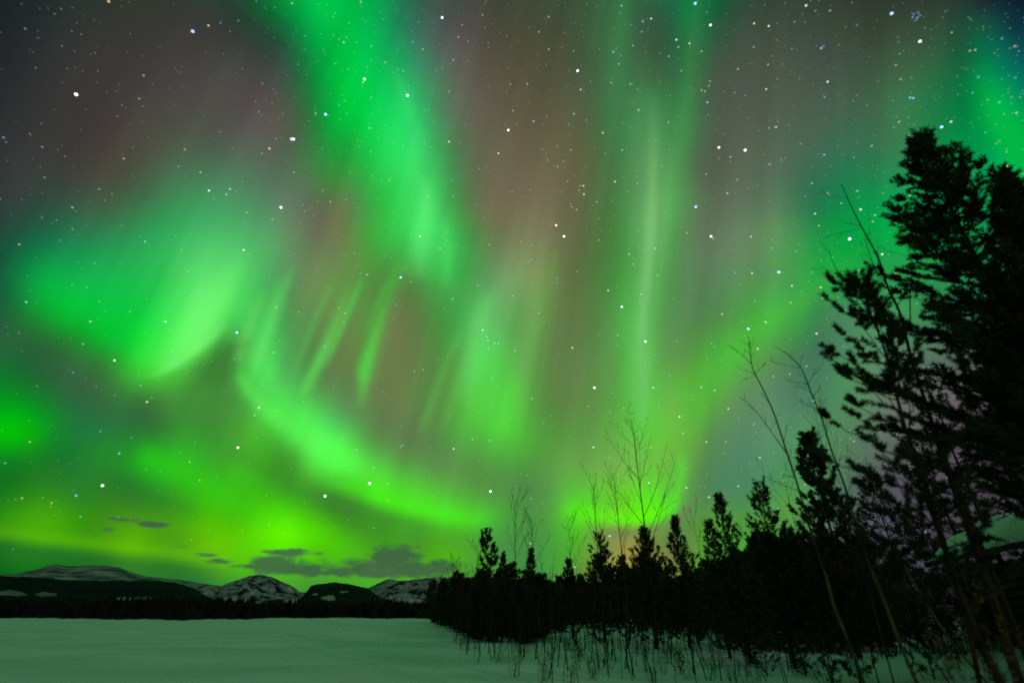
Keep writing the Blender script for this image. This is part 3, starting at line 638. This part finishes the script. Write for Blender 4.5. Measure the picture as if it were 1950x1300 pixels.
# the dark mass of the wood: many alike, copied from six
protos = []
for i in range(6):
    hh = 6.0
    w, n = conifer(60 + i, hh, (1.7, 2.1, 1.5, 1.9, 2.2, 1.6)[i], zb=.25, dz=.42, nb=6, tw=5.5, lt=.4, nn=26, ln=.2, wd=.042, up0=8 + 4 * i, up1=58, rt=.08, shape=(.8, .9, .7, .65, .75, .6)[i], twigs=False, gaps=.1)
    protos.append((w.mesh('trunk'), n.mesh('crown')))
YM = np.array([[800, 1120], [820, 1106], [850, 1097], [900, 1090], [960, 1086], [1000, 1096], [1060, 1103], [1120, 1098], [1200, 1082], [1260, 1070], [1330, 1092], [1400, 1050],
               [1480, 1015], [1560, 995], [1650, 1016], [1750, 1046], [1850, 1075], [1990, 1075]], float)
YB = np.array([[800, 1181], [830, 1187], [870, 1204], [920, 1222], [1000, 1226], [1040, 1218], [1080, 1196], [1200, 1192], [1260, 1206], [1330, 1206], [1420, 1232], [1500, 1240], [1800, 1243], [1990, 1240]], float)
ymass = lambda x: float(np.interp(x, YM[:, 0], YM[:, 1])); ybase = lambda x: float(np.interp(x, YB[:, 0], YB[:, 1]))
g = np.random.default_rng(8)
ZONES = [(816, 1010, 'dark conifer in the low mass at the lake end of the wood', 'conifers at the lake end of the wood', 42),
         (1010, 1330, 'dark conifer in the shadowed middle of the wood behind the pale aspens', 'conifers in the middle of the wood', 52),
         (1330, 1960, 'dark conifer in the black mass of wood at the right, above the snow', 'conifers in the black wood at the right', 62)]
first = [None] * 6
n_ = 0
for x0, x1, lab, grp, cnt in ZONES:
    for k in range(cnt):
        x = x0 + (x1 - x0) * (k + g.random()) / cnt
        yb = max(ybase(x) - g.random() ** 1.6 * .75 * (ybase(x) - 1176), 1178)
        p = gp(x, yb); d = math.hypot(p[0], p[1])
        top = ymass(x) + g.uniform(-4, 34) - (g.exponential(9) if g.random() < .3 else 0) + (12 if x > 1440 else 0)
        q = at(x, min(top, yb - 30), d); h = max(q[2] - p[2], 1.5); i = n_ % 6; n_ += 1
        if (p[0] - 13) ** 2 + (p[1] - 13.5) ** 2 < 25: continue
        s = h / 6.; wdt = s * g.uniform(.9, 1.3)
        if first[i] is None:
            t = thing('conifer', tuple(p), lab, 'conifer', grp, g.random() * 6.28); t.scale = (wdt, wdt, s)
            obj('trunk', protos[i][0], m_bark, t); obj('crown', protos[i][1], m_needle2, t); first[i] = t
        else: copy_tree(first[i], tuple(p), g.random() * 6.28, (wdt, wdt, s), lab, grp)

# bare trees: aspens and willows
def grow(m, twm, p, d, L, r, lev, g, kids=(9, 5, 3), ang=(28, 50), up=.35, wob=.06, start=.25, rmin=.004, ll=(.22, .42)):
    n = 8 if lev == 0 else 6
    P = [np.array(p, float)]; d = np.array(d, float) / np.linalg.norm(d)
    for i in range(n - 1):
        d = d + g.normal(0, wob, 3) + np.array([0, 0, up * .12]); d /= np.linalg.norm(d); P.append(P[-1] + d * L / (n - 1))
    P = np.array(P); rad = r * (1 - np.linspace(0, 1, n) * (.82 if lev == 0 else .7))
    (m if lev == 0 else twm).tube(P, rad, (7, 4, 3, 3)[lev], lev == 0)
    branch(m, twm, P, rad, L, lev, g, kids, ang, up, wob, start, rmin, ll)
    return P
def branch(m, twm, P, rad, L, lev, g, kids, ang, up, wob, start, rmin=.004, ll=(.22, .42)):
    if lev >= len(kids): return
    n = len(P)
    for k in range(kids[lev]):
        s = start + (1 - start) * (k + g.random()) / kids[lev]; s = min(s, .97); f = s * (n - 1); i = int(f)
        q = P[i] + (P[min(i + 1, n - 1)] - P[i]) * (f - i); t = P[min(i + 1, n - 1)] - P[i]; t /= np.linalg.norm(t) + 1e-9
        r_ = g.normal(size=3); r_ -= r_ @ t * t; r_ /= np.linalg.norm(r_); a = math.radians(g.uniform(*ang))
        grow(m, twm, q, t * math.cos(a) + r_ * math.sin(a), L * g.uniform(*ll) * (1.25 - .75 * s), max(rad[i] * .45, rmin), lev + 1, g, kids, ang, up, wob * 1.3, .2, rmin, ll)
def bare_tree(x, y, d, label, seed, r=None, kids=(13, 5, 3), start=.35, name='bare_tree', group=None, ang=(25, 45), mat=None, lean=0.):
    loc, h = plant_height(x, y, d); g = np.random.default_rng(seed)
    t = thing(name, loc, label, 'bare tree', group); m, tw = MB(), MB()
    grow(m, tw, (0, 0, -.3), (lean, 0, 1), h + .3, r or .008 * h + .012, 0, g, kids, ang, .6, .022, start, d * .00027, (.24, .44))
    top = np.concatenate(m.v)[-1]
    V = m.v[0]; k = (V[:, 2:3] + .3) / (h + .3); off = np.array([top[0], top[1], 0]); sc = h / top[2]
    for vs in (m.v, tw.v):                                # keep the crown over the foot and at its height
        for j in range(len(vs)):
            vs[j] = vs[j] - off * ((vs[j][:, 2:3] + .3) / (h + .3)); vs[j][:, 2] *= sc
    obj('trunk', m, mat or m_pale, t); obj('branches', tw, m_twig, t)
    return t
bare_tree(1203, 800, 36, 'tallest bare aspen, its forked branches standing over the middle of the wood', 1, .075, (13, 5, 3), .36, ang=(26, 42))
bare_tree(1168, 898, 40, 'bare aspen just left of the tallest one', 2, .06, (10, 4, 2), .42)
bare_tree(1130, 922, 44, 'thin bare aspen, second to the left of the tallest one', 3, .05, (10, 4, 2), .5, ang=(18, 32))
bare_tree(983, 950, 60, 'slim bare tree rising alone above the lake end of the wood', 4, .06, (11, 4, 2), .5, ang=(22, 40))
bare_tree(1012, 990, 62, 'slightly shorter bare tree, right of the slim lone one', 5, .05, (12, 4, 2), .5)
bare_tree(1083, 985, 50, 'bare tree over the small pointed conifer right of the gap', 6, .045, (9, 4, 2), .45)
bare_tree(1320, 985, 32, 'faint thin bare tree left of the slim spire', 9, .022, (9, 4, 2), .5, ang=(15, 30))
bare_tree(910, 1035, 66, 'thin bare tree left of the tufted pine', 10, .04, (11, 4, 2), .5)
bare_tree(870, 1066, 90, 'low bare tree above the left end of the wood', 11, .05, (13, 5, 2), .4)
bare_tree(1490, 900, 18, 'wispy bare tree between the forked pine and the young bushy pine', 13, .022, (11, 5, 2), .4, ang=(20, 40), mat=m_twig)
bare_tree(1555, 815, 15, 'wispy bare saplings top behind the young bushy pine', 14, .02, (12, 5, 2), .4, ang=(12, 26), mat=m_twig)

# the bare stems nearest the view, each bent in its own way
def line(pts, d, dd=0.):
    """a stem through points seen in the photograph, all about d metres off"""
    return np.array([at(x, y, d + dd * i) for i, (x, y) in enumerate(pts)])
def smooth_line(P, k=4):
    P = np.asarray(P); n = len(P); Q = np.vstack([2 * P[0] - P[1], P, 2 * P[-1] - P[-2]]); o = []
    for i in range(1, n):
        a, b, c, e = Q[i - 1:i + 3]
        for t in np.linspace(0, 1, k, endpoint=False):
            o.append(.5 * (2 * b + (c - a) * t + (2 * a - 5 * b + 4 * c - e) * t * t + (3 * b - a - 3 * c + e) * t ** 3))
    return np.vstack(o + [P[-1]])
def near_bare(label, d, trunk, r0, r1, limbs, seed, mat=m_pale, twn=10):
    P = smooth_line(line(trunk, d)); g = np.random.default_rng(seed)
    foot = P[0].copy(); gz = float(hgt(foot[0], foot[1])); foot[2] = gz
    t = thing('bare_tree', tuple(foot), label, 'bare tree'); m, tw = MB(), MB()
    P = np.vstack([[P[0][0], P[0][1], gz - .3], P]) - foot if P[0][2] > gz else P - foot
    rad = np.linspace(r0, r1, len(P)); m.tube(P, rad, 7)
    n = len(P)
    for L_, ra, dd in limbs:
        Q = smooth_line(line(L_, d, dd)) - foot; rq = np.linspace(ra, ra * .3, len(Q)); lm = MB(); lm.tube(Q, rq, 5); obj('limb', lm, mat, t)
        branch(m, tw, Q, rq, float(np.linalg.norm(Q[-1] - Q[0])), 1, g, (0, 5, 3), (20, 50), .3, .1, .3)
    for k in range(twn):
        s = g.uniform(.45, .97) * (n - 1); i = int(s); q = P[i] + (P[min(i + 1, n - 1)] - P[i]) * (s - i)
        v = g.normal(size=3); v[2] = abs(v[2]) * .8 + .2; grow(m, tw, q, v, g.uniform(.25, .7), rad[i] * .3 + .002, 1, g, (0, 3, 2), (20, 45), .3, .1, .3)
    obj('trunk', m, mat, t); obj('twigs', tw, m_twig, t)
near_bare('tallest bare tree beside the black conifers, its long top bending left', 10.5,
          [(1975, 1300), (1898, 1110), (1838, 965), (1790, 845), (1738, 690), (1715, 600), (1690, 545), (1672, 490), (1645, 440), (1622, 395), (1602, 350)], .042, .006,
          [([(1738, 640), (1690, 610), (1655, 570), (1620, 545), (1592, 512), (1578, 475)], .014, .06), ([(1735, 640), (1733, 570), (1737, 505), (1730, 480), (1720, 458)], .012, -.05),
           ([(1692, 545), (1668, 515), (1655, 480), (1645, 452)], .009, .05), ([(1672, 490), (1672, 530), (1682, 550)], .006, .1)], 51, m_bark)
near_bare('pale bent bare tree, its fork against the grey patch of sky', 12.5,
          [(1655, 1330), (1633, 1266), (1612, 1210), (1590, 1159), (1568, 1080), (1540, 999), (1521, 930), (1500, 866), (1475, 790), (1455, 745), (1436, 708), (1431, 690), (1428, 655), (1425, 638)], .034, .005,
          [([(1431, 693), (1418, 680), (1404, 668), (1391, 660)], .009, .1), ([(1500, 866), (1478, 835), (1455, 803), (1433, 775), (1412, 757)], .012, .1), ([(1436, 712), (1450, 700), (1458, 690)], .006, -.1)], 52)
near_bare('pale leaning bare tree with a hooked tip, right of the forked one', 11.5,
          [(1760, 1335), (1738, 1280), (1712, 1220), (1690, 1160), (1655, 1070), (1632, 1005), (1612, 935), (1584, 858), (1566, 800), (1545, 748), (1528, 705), (1508, 682), (1490, 668), (1474, 660)], .032, .004,
          [([(1584, 858), (1575, 830), (1567, 800), (1562, 770)], .007, .1), ([(1545, 748), (1530, 740), (1515, 736)], .005, .1)], 53)
near_bare('faint pale stem crossing the black wood right of the leaning one', 13,
          [(1880, 1300), (1815, 1225), (1765, 1150), (1725, 1080), (1690, 1000), (1664, 925), (1648, 868)], .024, .005, [], 54, m_pale, 7)
near_bare('dark slanting stem at the left side of the snowy roof', 11,
          [(1866, 1300), (1840, 1180), (1812, 1090), (1785, 1010), (1752, 920), (1735, 860)], .035, .012, [], 55, m_bark, 8)
near_bare('thick dark trunk slanting over the snow at the right corner', 8.5,
          [(1960, 1330), (1932, 1270), (1905, 1180), (1870, 1080), (1838, 990), (1805, 900), (1780, 830)], .06, .025, [], 56, m_bark, 8)
# ------------------------------------------------------------------ saplings, shrubs and weeds on the snow
g = np.random.default_rng(77)
def sapling_mesh(seed, kids=(5, 3), h=3., r=.022, ang=(18, 45)):
    q = np.random.default_rng(seed); m = MB()
    grow(m, m, (0, 0, -.25), (q.normal(0, .07), q.normal(0, .07), 1), h + .25, r, 0, q, kids, ang, .3, .05, .3); return m.mesh('sapling')
def shrub_mesh(seed, n=26, h=3.2, spread=.4, r=.016):
    q = np.random.default_rng(seed); m = MB()
    for k in range(n):
        a = q.random() * 6.28; l = q.uniform(.0, .5)
        grow(m, m, (math.cos(a) * l, math.sin(a) * l, -.1), (math.cos(a) * spread * q.random(), math.sin(a) * spread * q.random(), 1), h * q.uniform(.6, 1.05), r, 1, q, (0, 7, 4), (15, 40), .3, .06, .2)
    return m.mesh('willow_shrub')
SAP = [sapling_mesh(100 + i, ((4, 2), (6, 3), (8, 3), (3, 2), (7, 4), (5, 3), (9, 3), (2, 2))[i]) for i in range(8)]
SHR = [shrub_mesh(200 + i) for i in range(4)]
for me in SAP: me.materials.append(m_twig)
for me in SHR: me.materials.append(m_twig)
def place(name, me, p, s, sz, lab, cat, grp, tilt=0.):
    o = bpy.data.objects.new(name, me); C.objects.link(o); o.location = tuple(p); o.scale = (s, s, sz)
    o.rotation_euler = (g.normal(0, tilt), g.normal(0, tilt), g.random() * 6.28); return tag(o, lab, cat, grp)
# stems rising from the snow in front of the wood
BANDS = [(862, 1000, 1206, 1262, 52, 60, 150, 'thin dark sapling in the snow at the lake end of the wood', 'saplings at the lake end of the wood'),
         (985, 1240, 1210, 1305, 84, 70, 190, 'thin dark sapling in the snow below the pale aspens', 'saplings in the snow below the aspens'),
         (1240, 1510, 1212, 1310, 66, 60, 180, 'thin dark sapling in the snow below the spire shaped conifers', 'saplings in the snow below the spires'),
         (1510, 1930, 1225, 1310, 16, 60, 160, 'thin dark sapling on the snow bank at the right', 'saplings on the snow bank at the right')]
for x0, x1, ya, yb, cnt, ha, hb, lab, grp in BANDS:
    for k in range(cnt):
        x = x0 + (x1 - x0) * (k + g.random()) / cnt; y = ya + (yb - ya) * g.random() ** 1.35
        if x < 900: y = min(y, 1206 + (x - 862) * 1.0 + 12)
        p = gp(x, y); d = math.hypot(p[0], p[1]); h = g.uniform(ha, hb) / 975 * d * .85; h = min(h, 5.)
        s = h / 3.
        place('sapling', SAP[int(g.integers(8))], p, g.uniform(.6, 1.35) * (.5 + .5 * s), s, lab, 'sapling', grp, .06)
# willow thicket closing the wood toward the lake
for k in range(26):
    x = 818 + 190 * (k + g.random()) / 26; y = ybase(x) - g.random() ** 2 * .5 * (ybase(x) - 1178) + 1
    p = gp(x, y); d = math.hypot(p[0], p[1]); q = at(x, ymass(x) + g.uniform(2, 40), d); s = max((q[2] - p[2]) / 3.2, .4)
    place('willow_shrub', SHR[k % 4], p, s * g.uniform(.8, 1.2), s, 'bare willow shrub in the rounded thicket by the lake', 'shrub', 'willow thicket by the lake')
for k in range(30):
    x = 1010 + 900 * (k + g.random()) / 30; y = ybase(x) + g.uniform(-6, 8)
    p = gp(x, y); d = math.hypot(p[0], p[1]); s = g.uniform(.4, .9)
    place('willow_shrub', SHR[k % 4], p, s, s, 'bare shrub along the dark foot of the wood', 'shrub', 'shrubs along the foot of the wood')
# small young pines and dead weeds standing in the snow
PINE = []
for i in range(3):
    w, n = conifer(300 + i, 1.2, .42, zb=.1, dz=.16, nb=4, tw=10, lt=.16, nn=30, ln=.07, wd=.014, up0=20, up1=60, rt=.018, twigs=False, gaps=.2)
    PINE.append((w.mesh('stem'), n.mesh('needles')))
YP = [(1462, 1285, .9, 'small young pine in the snow below the forked pine'), (1296, 1283, .55, 'smallest pine seedling in the snow below the narrow spire'),
      (1100, 1252, .6, 'low pine seedling in the snow left of the pale aspens'), (1535, 1288, 1.0, 'young pine seedling in the snow left of the bent pale stem'),
      (1640, 1300, 1.25, 'young pine at the lower edge between the two pale stems'), (1780, 1292, 1.0, 'young pine on the snow bank under the tallest tree'),
      (1585, 1306, .95, 'dark seedling tuft at the lower edge left of the bent pale stem'), (1830, 1262, .9, 'young pine on top of the snow bank at the right')]
for i, (x, y, s, lab) in enumerate(YP):
    p = gp(x, y); t = thing('young_pine', tuple(p), lab, 'young pine', None, g.random() * 6); t.scale = (s * 1.15, s * 1.15, s)
    obj('stem', PINE[i % 3][0], m_bark, t); obj('needles', PINE[i % 3][1], m_needle, t)
q = np.random.default_rng(9); m = MB(); lf = MB(); P_ = at(1918, 1188, 7.2); fz = float(hgt(P_[0], P_[1])); hh = P_[2] - fz
t = thing('leafy_shrub', (P_[0], P_[1], fz), 'brown dry leaved shrub at the right corner beside the dark trunk', 'shrub')
ends = []
for k in range(16):
    P = grow(m, m, (q.normal(0, .06), q.normal(0, .06), -.1), (q.normal(0, .25), q.normal(0, .25), 1), hh * q.uniform(.7, 1.25), .009, 1, q, (0, 4, 3), (25, 55), .2, .08, .4); ends += [P[-1], P[-2], P[-3]]
E3 = np.array(ends); lf.needles(E3 - [0, 0, .08], np.tile([0, 0, 1.], (len(E3), 1)), np.full(len(E3), .2), 16, .06, .03, q, 1.2)
obj('stems', m, m_twig, t); obj('leaves', lf, m_brown, t)
def weed_mesh(seed):
    q = np.random.default_rng(seed); m = MB()
    for k in range(7):
        grow(m, m, (q.normal(0, .06), q.normal(0, .06), -.05), (q.normal(0, .25), q.normal(0, .25), 1), q.uniform(.4, .9), .007, 1, q, (0, 5, 3), (20, 60), .1, .12, .45)
    return m.mesh('dead_weed')
WEED = [weed_mesh(400 + i) for i in range(4)]
for me in WEED: me.materials.append(m_twig)
for k in range(90):
    x = g.uniform(850, 1640); y = g.uniform(1222, 1305) if x > 930 else g.uniform(1208, 1250)
    p = gp(x, y); place('dead_weed', WEED[k % 4], p, g.uniform(.6, 1.3), g.uniform(.6, 1.3), 'dead twiggy weed poking out of the snow near the saplings', 'weed', 'dead weeds in the snow', .2)

# ------------------------------------------------------------------ the hut whose snowy roof shows between the right-hand trees
ux = np.array([.316, .949, 0.]); uy = np.array([.949, -.316, 0.]); AX = np.stack([ux, uy, [0, 0, 1.]])
eave = at(1950, 1042, 15.4); HO = np.array([eave[0], eave[1], 0]); HZ = eave[2]; gz = float(hgt(eave[0] + 2, eave[1] + 2))
hut = thing('hut', (HO[0], HO[1], gz), 'low dark hut with a snow covered roof, glimpsed behind the trees at the right edge', 'hut')
def hb(m, lo, hi): m.box(lo, hi, AX)
E_ = HZ - gz
mb = MB()
nlog = 9; lh = (E_ - .1) / nlog
for s in range(nlog):
    for y0 in (.55, 3.85): mb.tube([(-1.6 * ux + y0 * uy + np.array([0, 0, lh * (s + .5)])), (5.1 * ux + y0 * uy + np.array([0, 0, lh * (s + .5)]))], lh * .53, 8)
    for x0 in (-1.3, 4.8): mb.tube([(x0 * ux + .3 * uy + np.array([0, 0, lh * (s + 1.)])), (x0 * ux + 4.1 * uy + np.array([0, 0, lh * (s + 1.)]))], lh * .5, 8)
obj('wall', mb, m_log, hut)
def roof_slab(u0, u1, lift, thick, nu, mat, name, bulge=0., out=0.):
    m = MB(); U = np.linspace(u0, u1, nu); T = np.linspace(0, 1, 12); top, bot = [], []
    q = np.random.default_rng(5)
    for t in T:
        y = -out + t * (4.4 + 2 * out); zr = E_ + .8 * (1 - abs(y - 2.2) / 2.2)
        for u in U:
            e = min(1, (u - u0) / .5, (u1 - u) / .5, (y + out) / .45, (4.4 + out - y) / .45); e = max(e, 0) ** .5
            b = u * ux + y * uy + np.array([0, 0, zr + lift])
            bot.append(b); top.append(b + np.array([0, 0, .02 + (thick - .02) * (e if bulge else 1) + bulge * e * fbm(u * .5, y * .5, 3.)]))
    n = len(U); V = np.array(top + bot); N = len(top)
    i = np.arange(len(T) - 1)[:, None] * n; k = np.arange(n - 1)[None]
    a = np.stack([i + k, i + k + 1, i + n + k + 1, i + n + k], -1).reshape(-1, 4)
    rim = list(range(n)) + [r * n + n - 1 for r in range(1, len(T))] + [(len(T) - 1) * n + c for c in range(n - 2, -1, -1)] + [r * n for r in range(len(T) - 2, 0, -1)]
    s = np.array([[rim[j], rim[(j + 1) % len(rim)], rim[(j + 1) % len(rim)] + N, rim[j] + N] for j in range(len(rim))])
    m.add(V, q=np.vstack([a, a[:, ::-1] + N, s])); return obj(name, m, mat, hut, smooth=bool(bulge))
roof_slab(-2.2, 5.6, 0, .12, 14, m_log, 'roof')
roof_slab(-2.15, 5.55, .125, .34, 30, m_snow, 'snow_cover', .30, -.04)

# ------------------------------------------------------------------ stars
def star_mat(name, col, st):
    m = bpy.data.materials.new(name); m.use_nodes = True; t = m.node_tree; t.nodes.clear()
    e = t.nodes.new('ShaderNodeEmission'); e.inputs[0].default_value = (*col, 1); e.inputs[1].default_value = st
    tr = t.nodes.new('ShaderNodeBsdfTransparent'); ad = t.nodes.new('ShaderNodeAddShader'); o = t.nodes.new('ShaderNodeOutputMaterial')
    t.links.new(e.outputs[0], ad.inputs[0]); t.links.new(tr.outputs[0], ad.inputs[1]); t.links.new(ad.outputs[0], o.inputs[0])
    m.cycles.emission_sampling = 'NONE'; return m
HUES = {'B': (.32, .46, 1.), 'W': (.85, .9, 1.), 'O': (1., .62, .32), 'P': (1., .72, .66)}
STEPS = [.034, .065, .15, .34, .85]          # each star is seen through two faces of its ball
mats, key = [], {}
for hk, col in HUES.items():
    for i, st in enumerate(STEPS): key[hk, i] = len(mats); mats.append(star_mat('star_light', col, st))
STARS = """367,60,4B 397,49,3O 145,180,4P 620,218,4B 555,265,4B 559,265,4W 48,55,2B 207,3,3O 535,395,4W 513,283,3O 398,363,3W 438,360,3B 431,370,3B 236,302,2P 265,188,2O 499,159,2B 189,360,2B 85,338,2B 7,262,2B 57,255,1P
526,264,2B 499,292,2B 601,216,2W 340,317,2B 615,363,2B 576,390,2B 470,405,2O 137,60,1P 104,27,1P 420,44,2B 454,40,2B 226,161,1B 323,168,1B 128,131,1O 352,285,2O 110,285,1B 142,98,1B 118,88,1P 305,91,1B 842,34,4W 880,48,2O
694,151,4W 776,182,4W 1100,135,4W 1106,171,3P 1004,160,3B 1093,217,3B 1016,231,3B 968,248,4P 855,270,3P 1148,253,3P 1216,210,3B 1168,99,3B 1240,36,3P 1222,61,2P 1288,76,3W 1292,90,2W 1224,41,3B 1033,284,2B 1043,305,2B 949,292,3P
1117,229,2B 977,211,2P 975,365,2B 1010,361,2B 1111,354,3P 1112,370,3P 1059,429,4P 1171,346,3W 1166,382,2B 863,373,2B 913,321,2B 1185,286,3B 1153,292,2B 1273,233,2W 1261,316,2B 919,29,2P 1026,61,2P 1045,94,2P 805,94,2W 768,135,2O
1324,7,4B 1353,48,4P 1346,24,2B 1436,45,3O 1464,50,3W 1535,11,3W 1698,26,4B 1752,79,4W 1564,92,3B 1508,93,2B 1513,42,2B 1313,83,3O 1336,98,2P 1352,155,2P 1336,172,2P 1347,195,3B 1459,170,3P 1399,177,2B 1419,182,2B 1576,156,3W
1570,185,2B 1478,242,3O 1464,244,2O 1369,281,4P 1419,286,4W 1391,299,3B 1488,305,2B 1385,368,3B 1325,394,4B 1546,349,2P 1660,278,2P 1626,300,2B 1733,186,3B 1739,187,3B 1715,151,2O 1793,242,4B 1811,232,3O 1918,316,4W 1863,147,2B
1903,195,2B 1852,177,2B 1552,407,3O 1639,399,3P 1662,422,2O 1579,371,2B 1713,103,2B 1740,27,2B 1747,34,2B 1752,30,2B 1745,38,2B 1738,33,2B 1749,25,2B 1741,40,1B 1736,25,1B 464,476,3W 315,612,3W 451,633,4B 218,686,3W 139,709,2B
280,765,3P 453,852,4P 191,821,2B 493,776,3P 485,790,2W 50,575,2W 172,612,2W 276,460,2W 267,449,1B 227,863,3B 158,655,2O 70,735,1W 619,660,2P 521,671,2W 219,752,1P 250,833,1W 800,450,3W 838,473,2W 763,528,4B 686,520,2B 700,523,2P
1074,450,4P 1198,484,3B 1184,584,4W 1229,650,4W 1221,560,3B 1247,473,3B 1132,738,4W 1244,738,3W 1158,553,3O 919,628,3P 927,641,2W 929,648,2W 949,654,2W 942,653,2W 930,664,2W 789,707,2W 806,704,2O 853,677,1W 1090,662,3P 1294,793,3W
1130,851,3W 864,854,3W 900,836,2O 937,720,2B 891,772,1W 981,668,2P 862,569,2W 1013,759,2P 1049,790,2B 754,580,2B 722,544,1B 657,596,2W 655,613,2B 910,543,2P 1060,538,2B 992,461,2P 1012,495,2P 1354,450,4P 1358,454,3B 1430,451,3B
1618,455,4W 1483,518,4B 1508,544,3O 1563,547,3O 1432,520,3O 1400,519,2B 1425,626,4B 1355,654,2B 1443,664,3P 1335,737,3B 1361,743,3B 1387,778,3P 1375,598,3O 1438,573,2B 1458,613,3O 1555,635,3P 1548,763,3B 1578,793,3B 1382,841,2O
1345,841,3O 1435,808,2O 1379,863,2B 1710,593,2W 1680,484,3W 1706,521,3O 1566,568,2O 1775,706,2B 1516,479,2B 195,924,4W 145,943,3B 619,944,4W 42,948,2O 98,957,2O 361,879,2P 380,914,2O 10,881,2B 461,1009,1O 704,920,4W 738,921,2W
739,952,2O 934,935,4W 1004,905,2B 1011,949,2W 827,944,1W 1010,1034,3O 1094,1079,3W 1161,1020,3W 1236,919,3W 1307,928,3P 1350,946,3O 1406,925,3B 1447,871,3O 1161,872,2B 1688,998,2O 1804,909,3P"""
FAR = 90000.
g = np.random.default_rng(12)
lst = []
for s in STARS.split():
    x, y, c = s.split(','); lst.append((px2dir(float(x), float(y)), int(c[0]), c[1]))
for k in range(5600):
    x, y = g.uniform(-150, 2100), g.uniform(-250, 1060)
    if g.random() < (y - 250) / 1300 or (x < 500 and g.random() < .6): continue
    u = g.random(); lst.append((px2dir(x, y), 0 if u < .66 else 1 if u < .94 else 2, g.choice(list('BBWWOPP'))))
for k in range(700):                                     # the rest of the heavens, outside the view
    v = g.normal(size=3); v[2] = abs(v[2]); v /= np.linalg.norm(v)
    if v[1] > 0: continue
    lst.append((v, int(g.integers(0, 4)), g.choice(list('BBWWOP'))))
ico_v = []; ph = (1 + 5 ** .5) / 2
for a, b in ((1, ph), (-1, ph), (1, -ph), (-1, -ph)): ico_v += [(0, a, b), (a, b, 0), (b, 0, a)]
ico_v = np.array(ico_v) / np.linalg.norm([1, ph])
from itertools import combinations
ico_f = [f for f in combinations(range(12), 3) if all(abs(np.linalg.norm(ico_v[f[i]] - ico_v[f[(i + 1) % 3]]) - 1.0515) < .01 for i in range(3))]
ico_f = [f if np.dot(np.cross(ico_v[f[1]] - ico_v[f[0]], ico_v[f[2]] - ico_v[f[0]]), ico_v[f[0]]) > 0 else (f[0], f[2], f[1]) for f in ico_f]
mb = MB(); midx = []
for dv, mag, hue in lst:
    r = FAR * (.0011, .0013, .0016, .0018, .0023)[mag] * g.uniform(.9, 1.1)
    mb.add(ico_v * r + dv * FAR, t=ico_f); midx += [key[hue, mag]] * len(ico_f)
me = mb.mesh('stars', True)
for m in mats: me.materials.append(m)
me.polygons.foreach_set('material_index', np.array(midx, np.int32)); me.update()
so = bpy.data.objects.new('stars', me); C.objects.link(so); tag(so, 'stars scattered over the aurora sky', 'stars', kind='stuff')
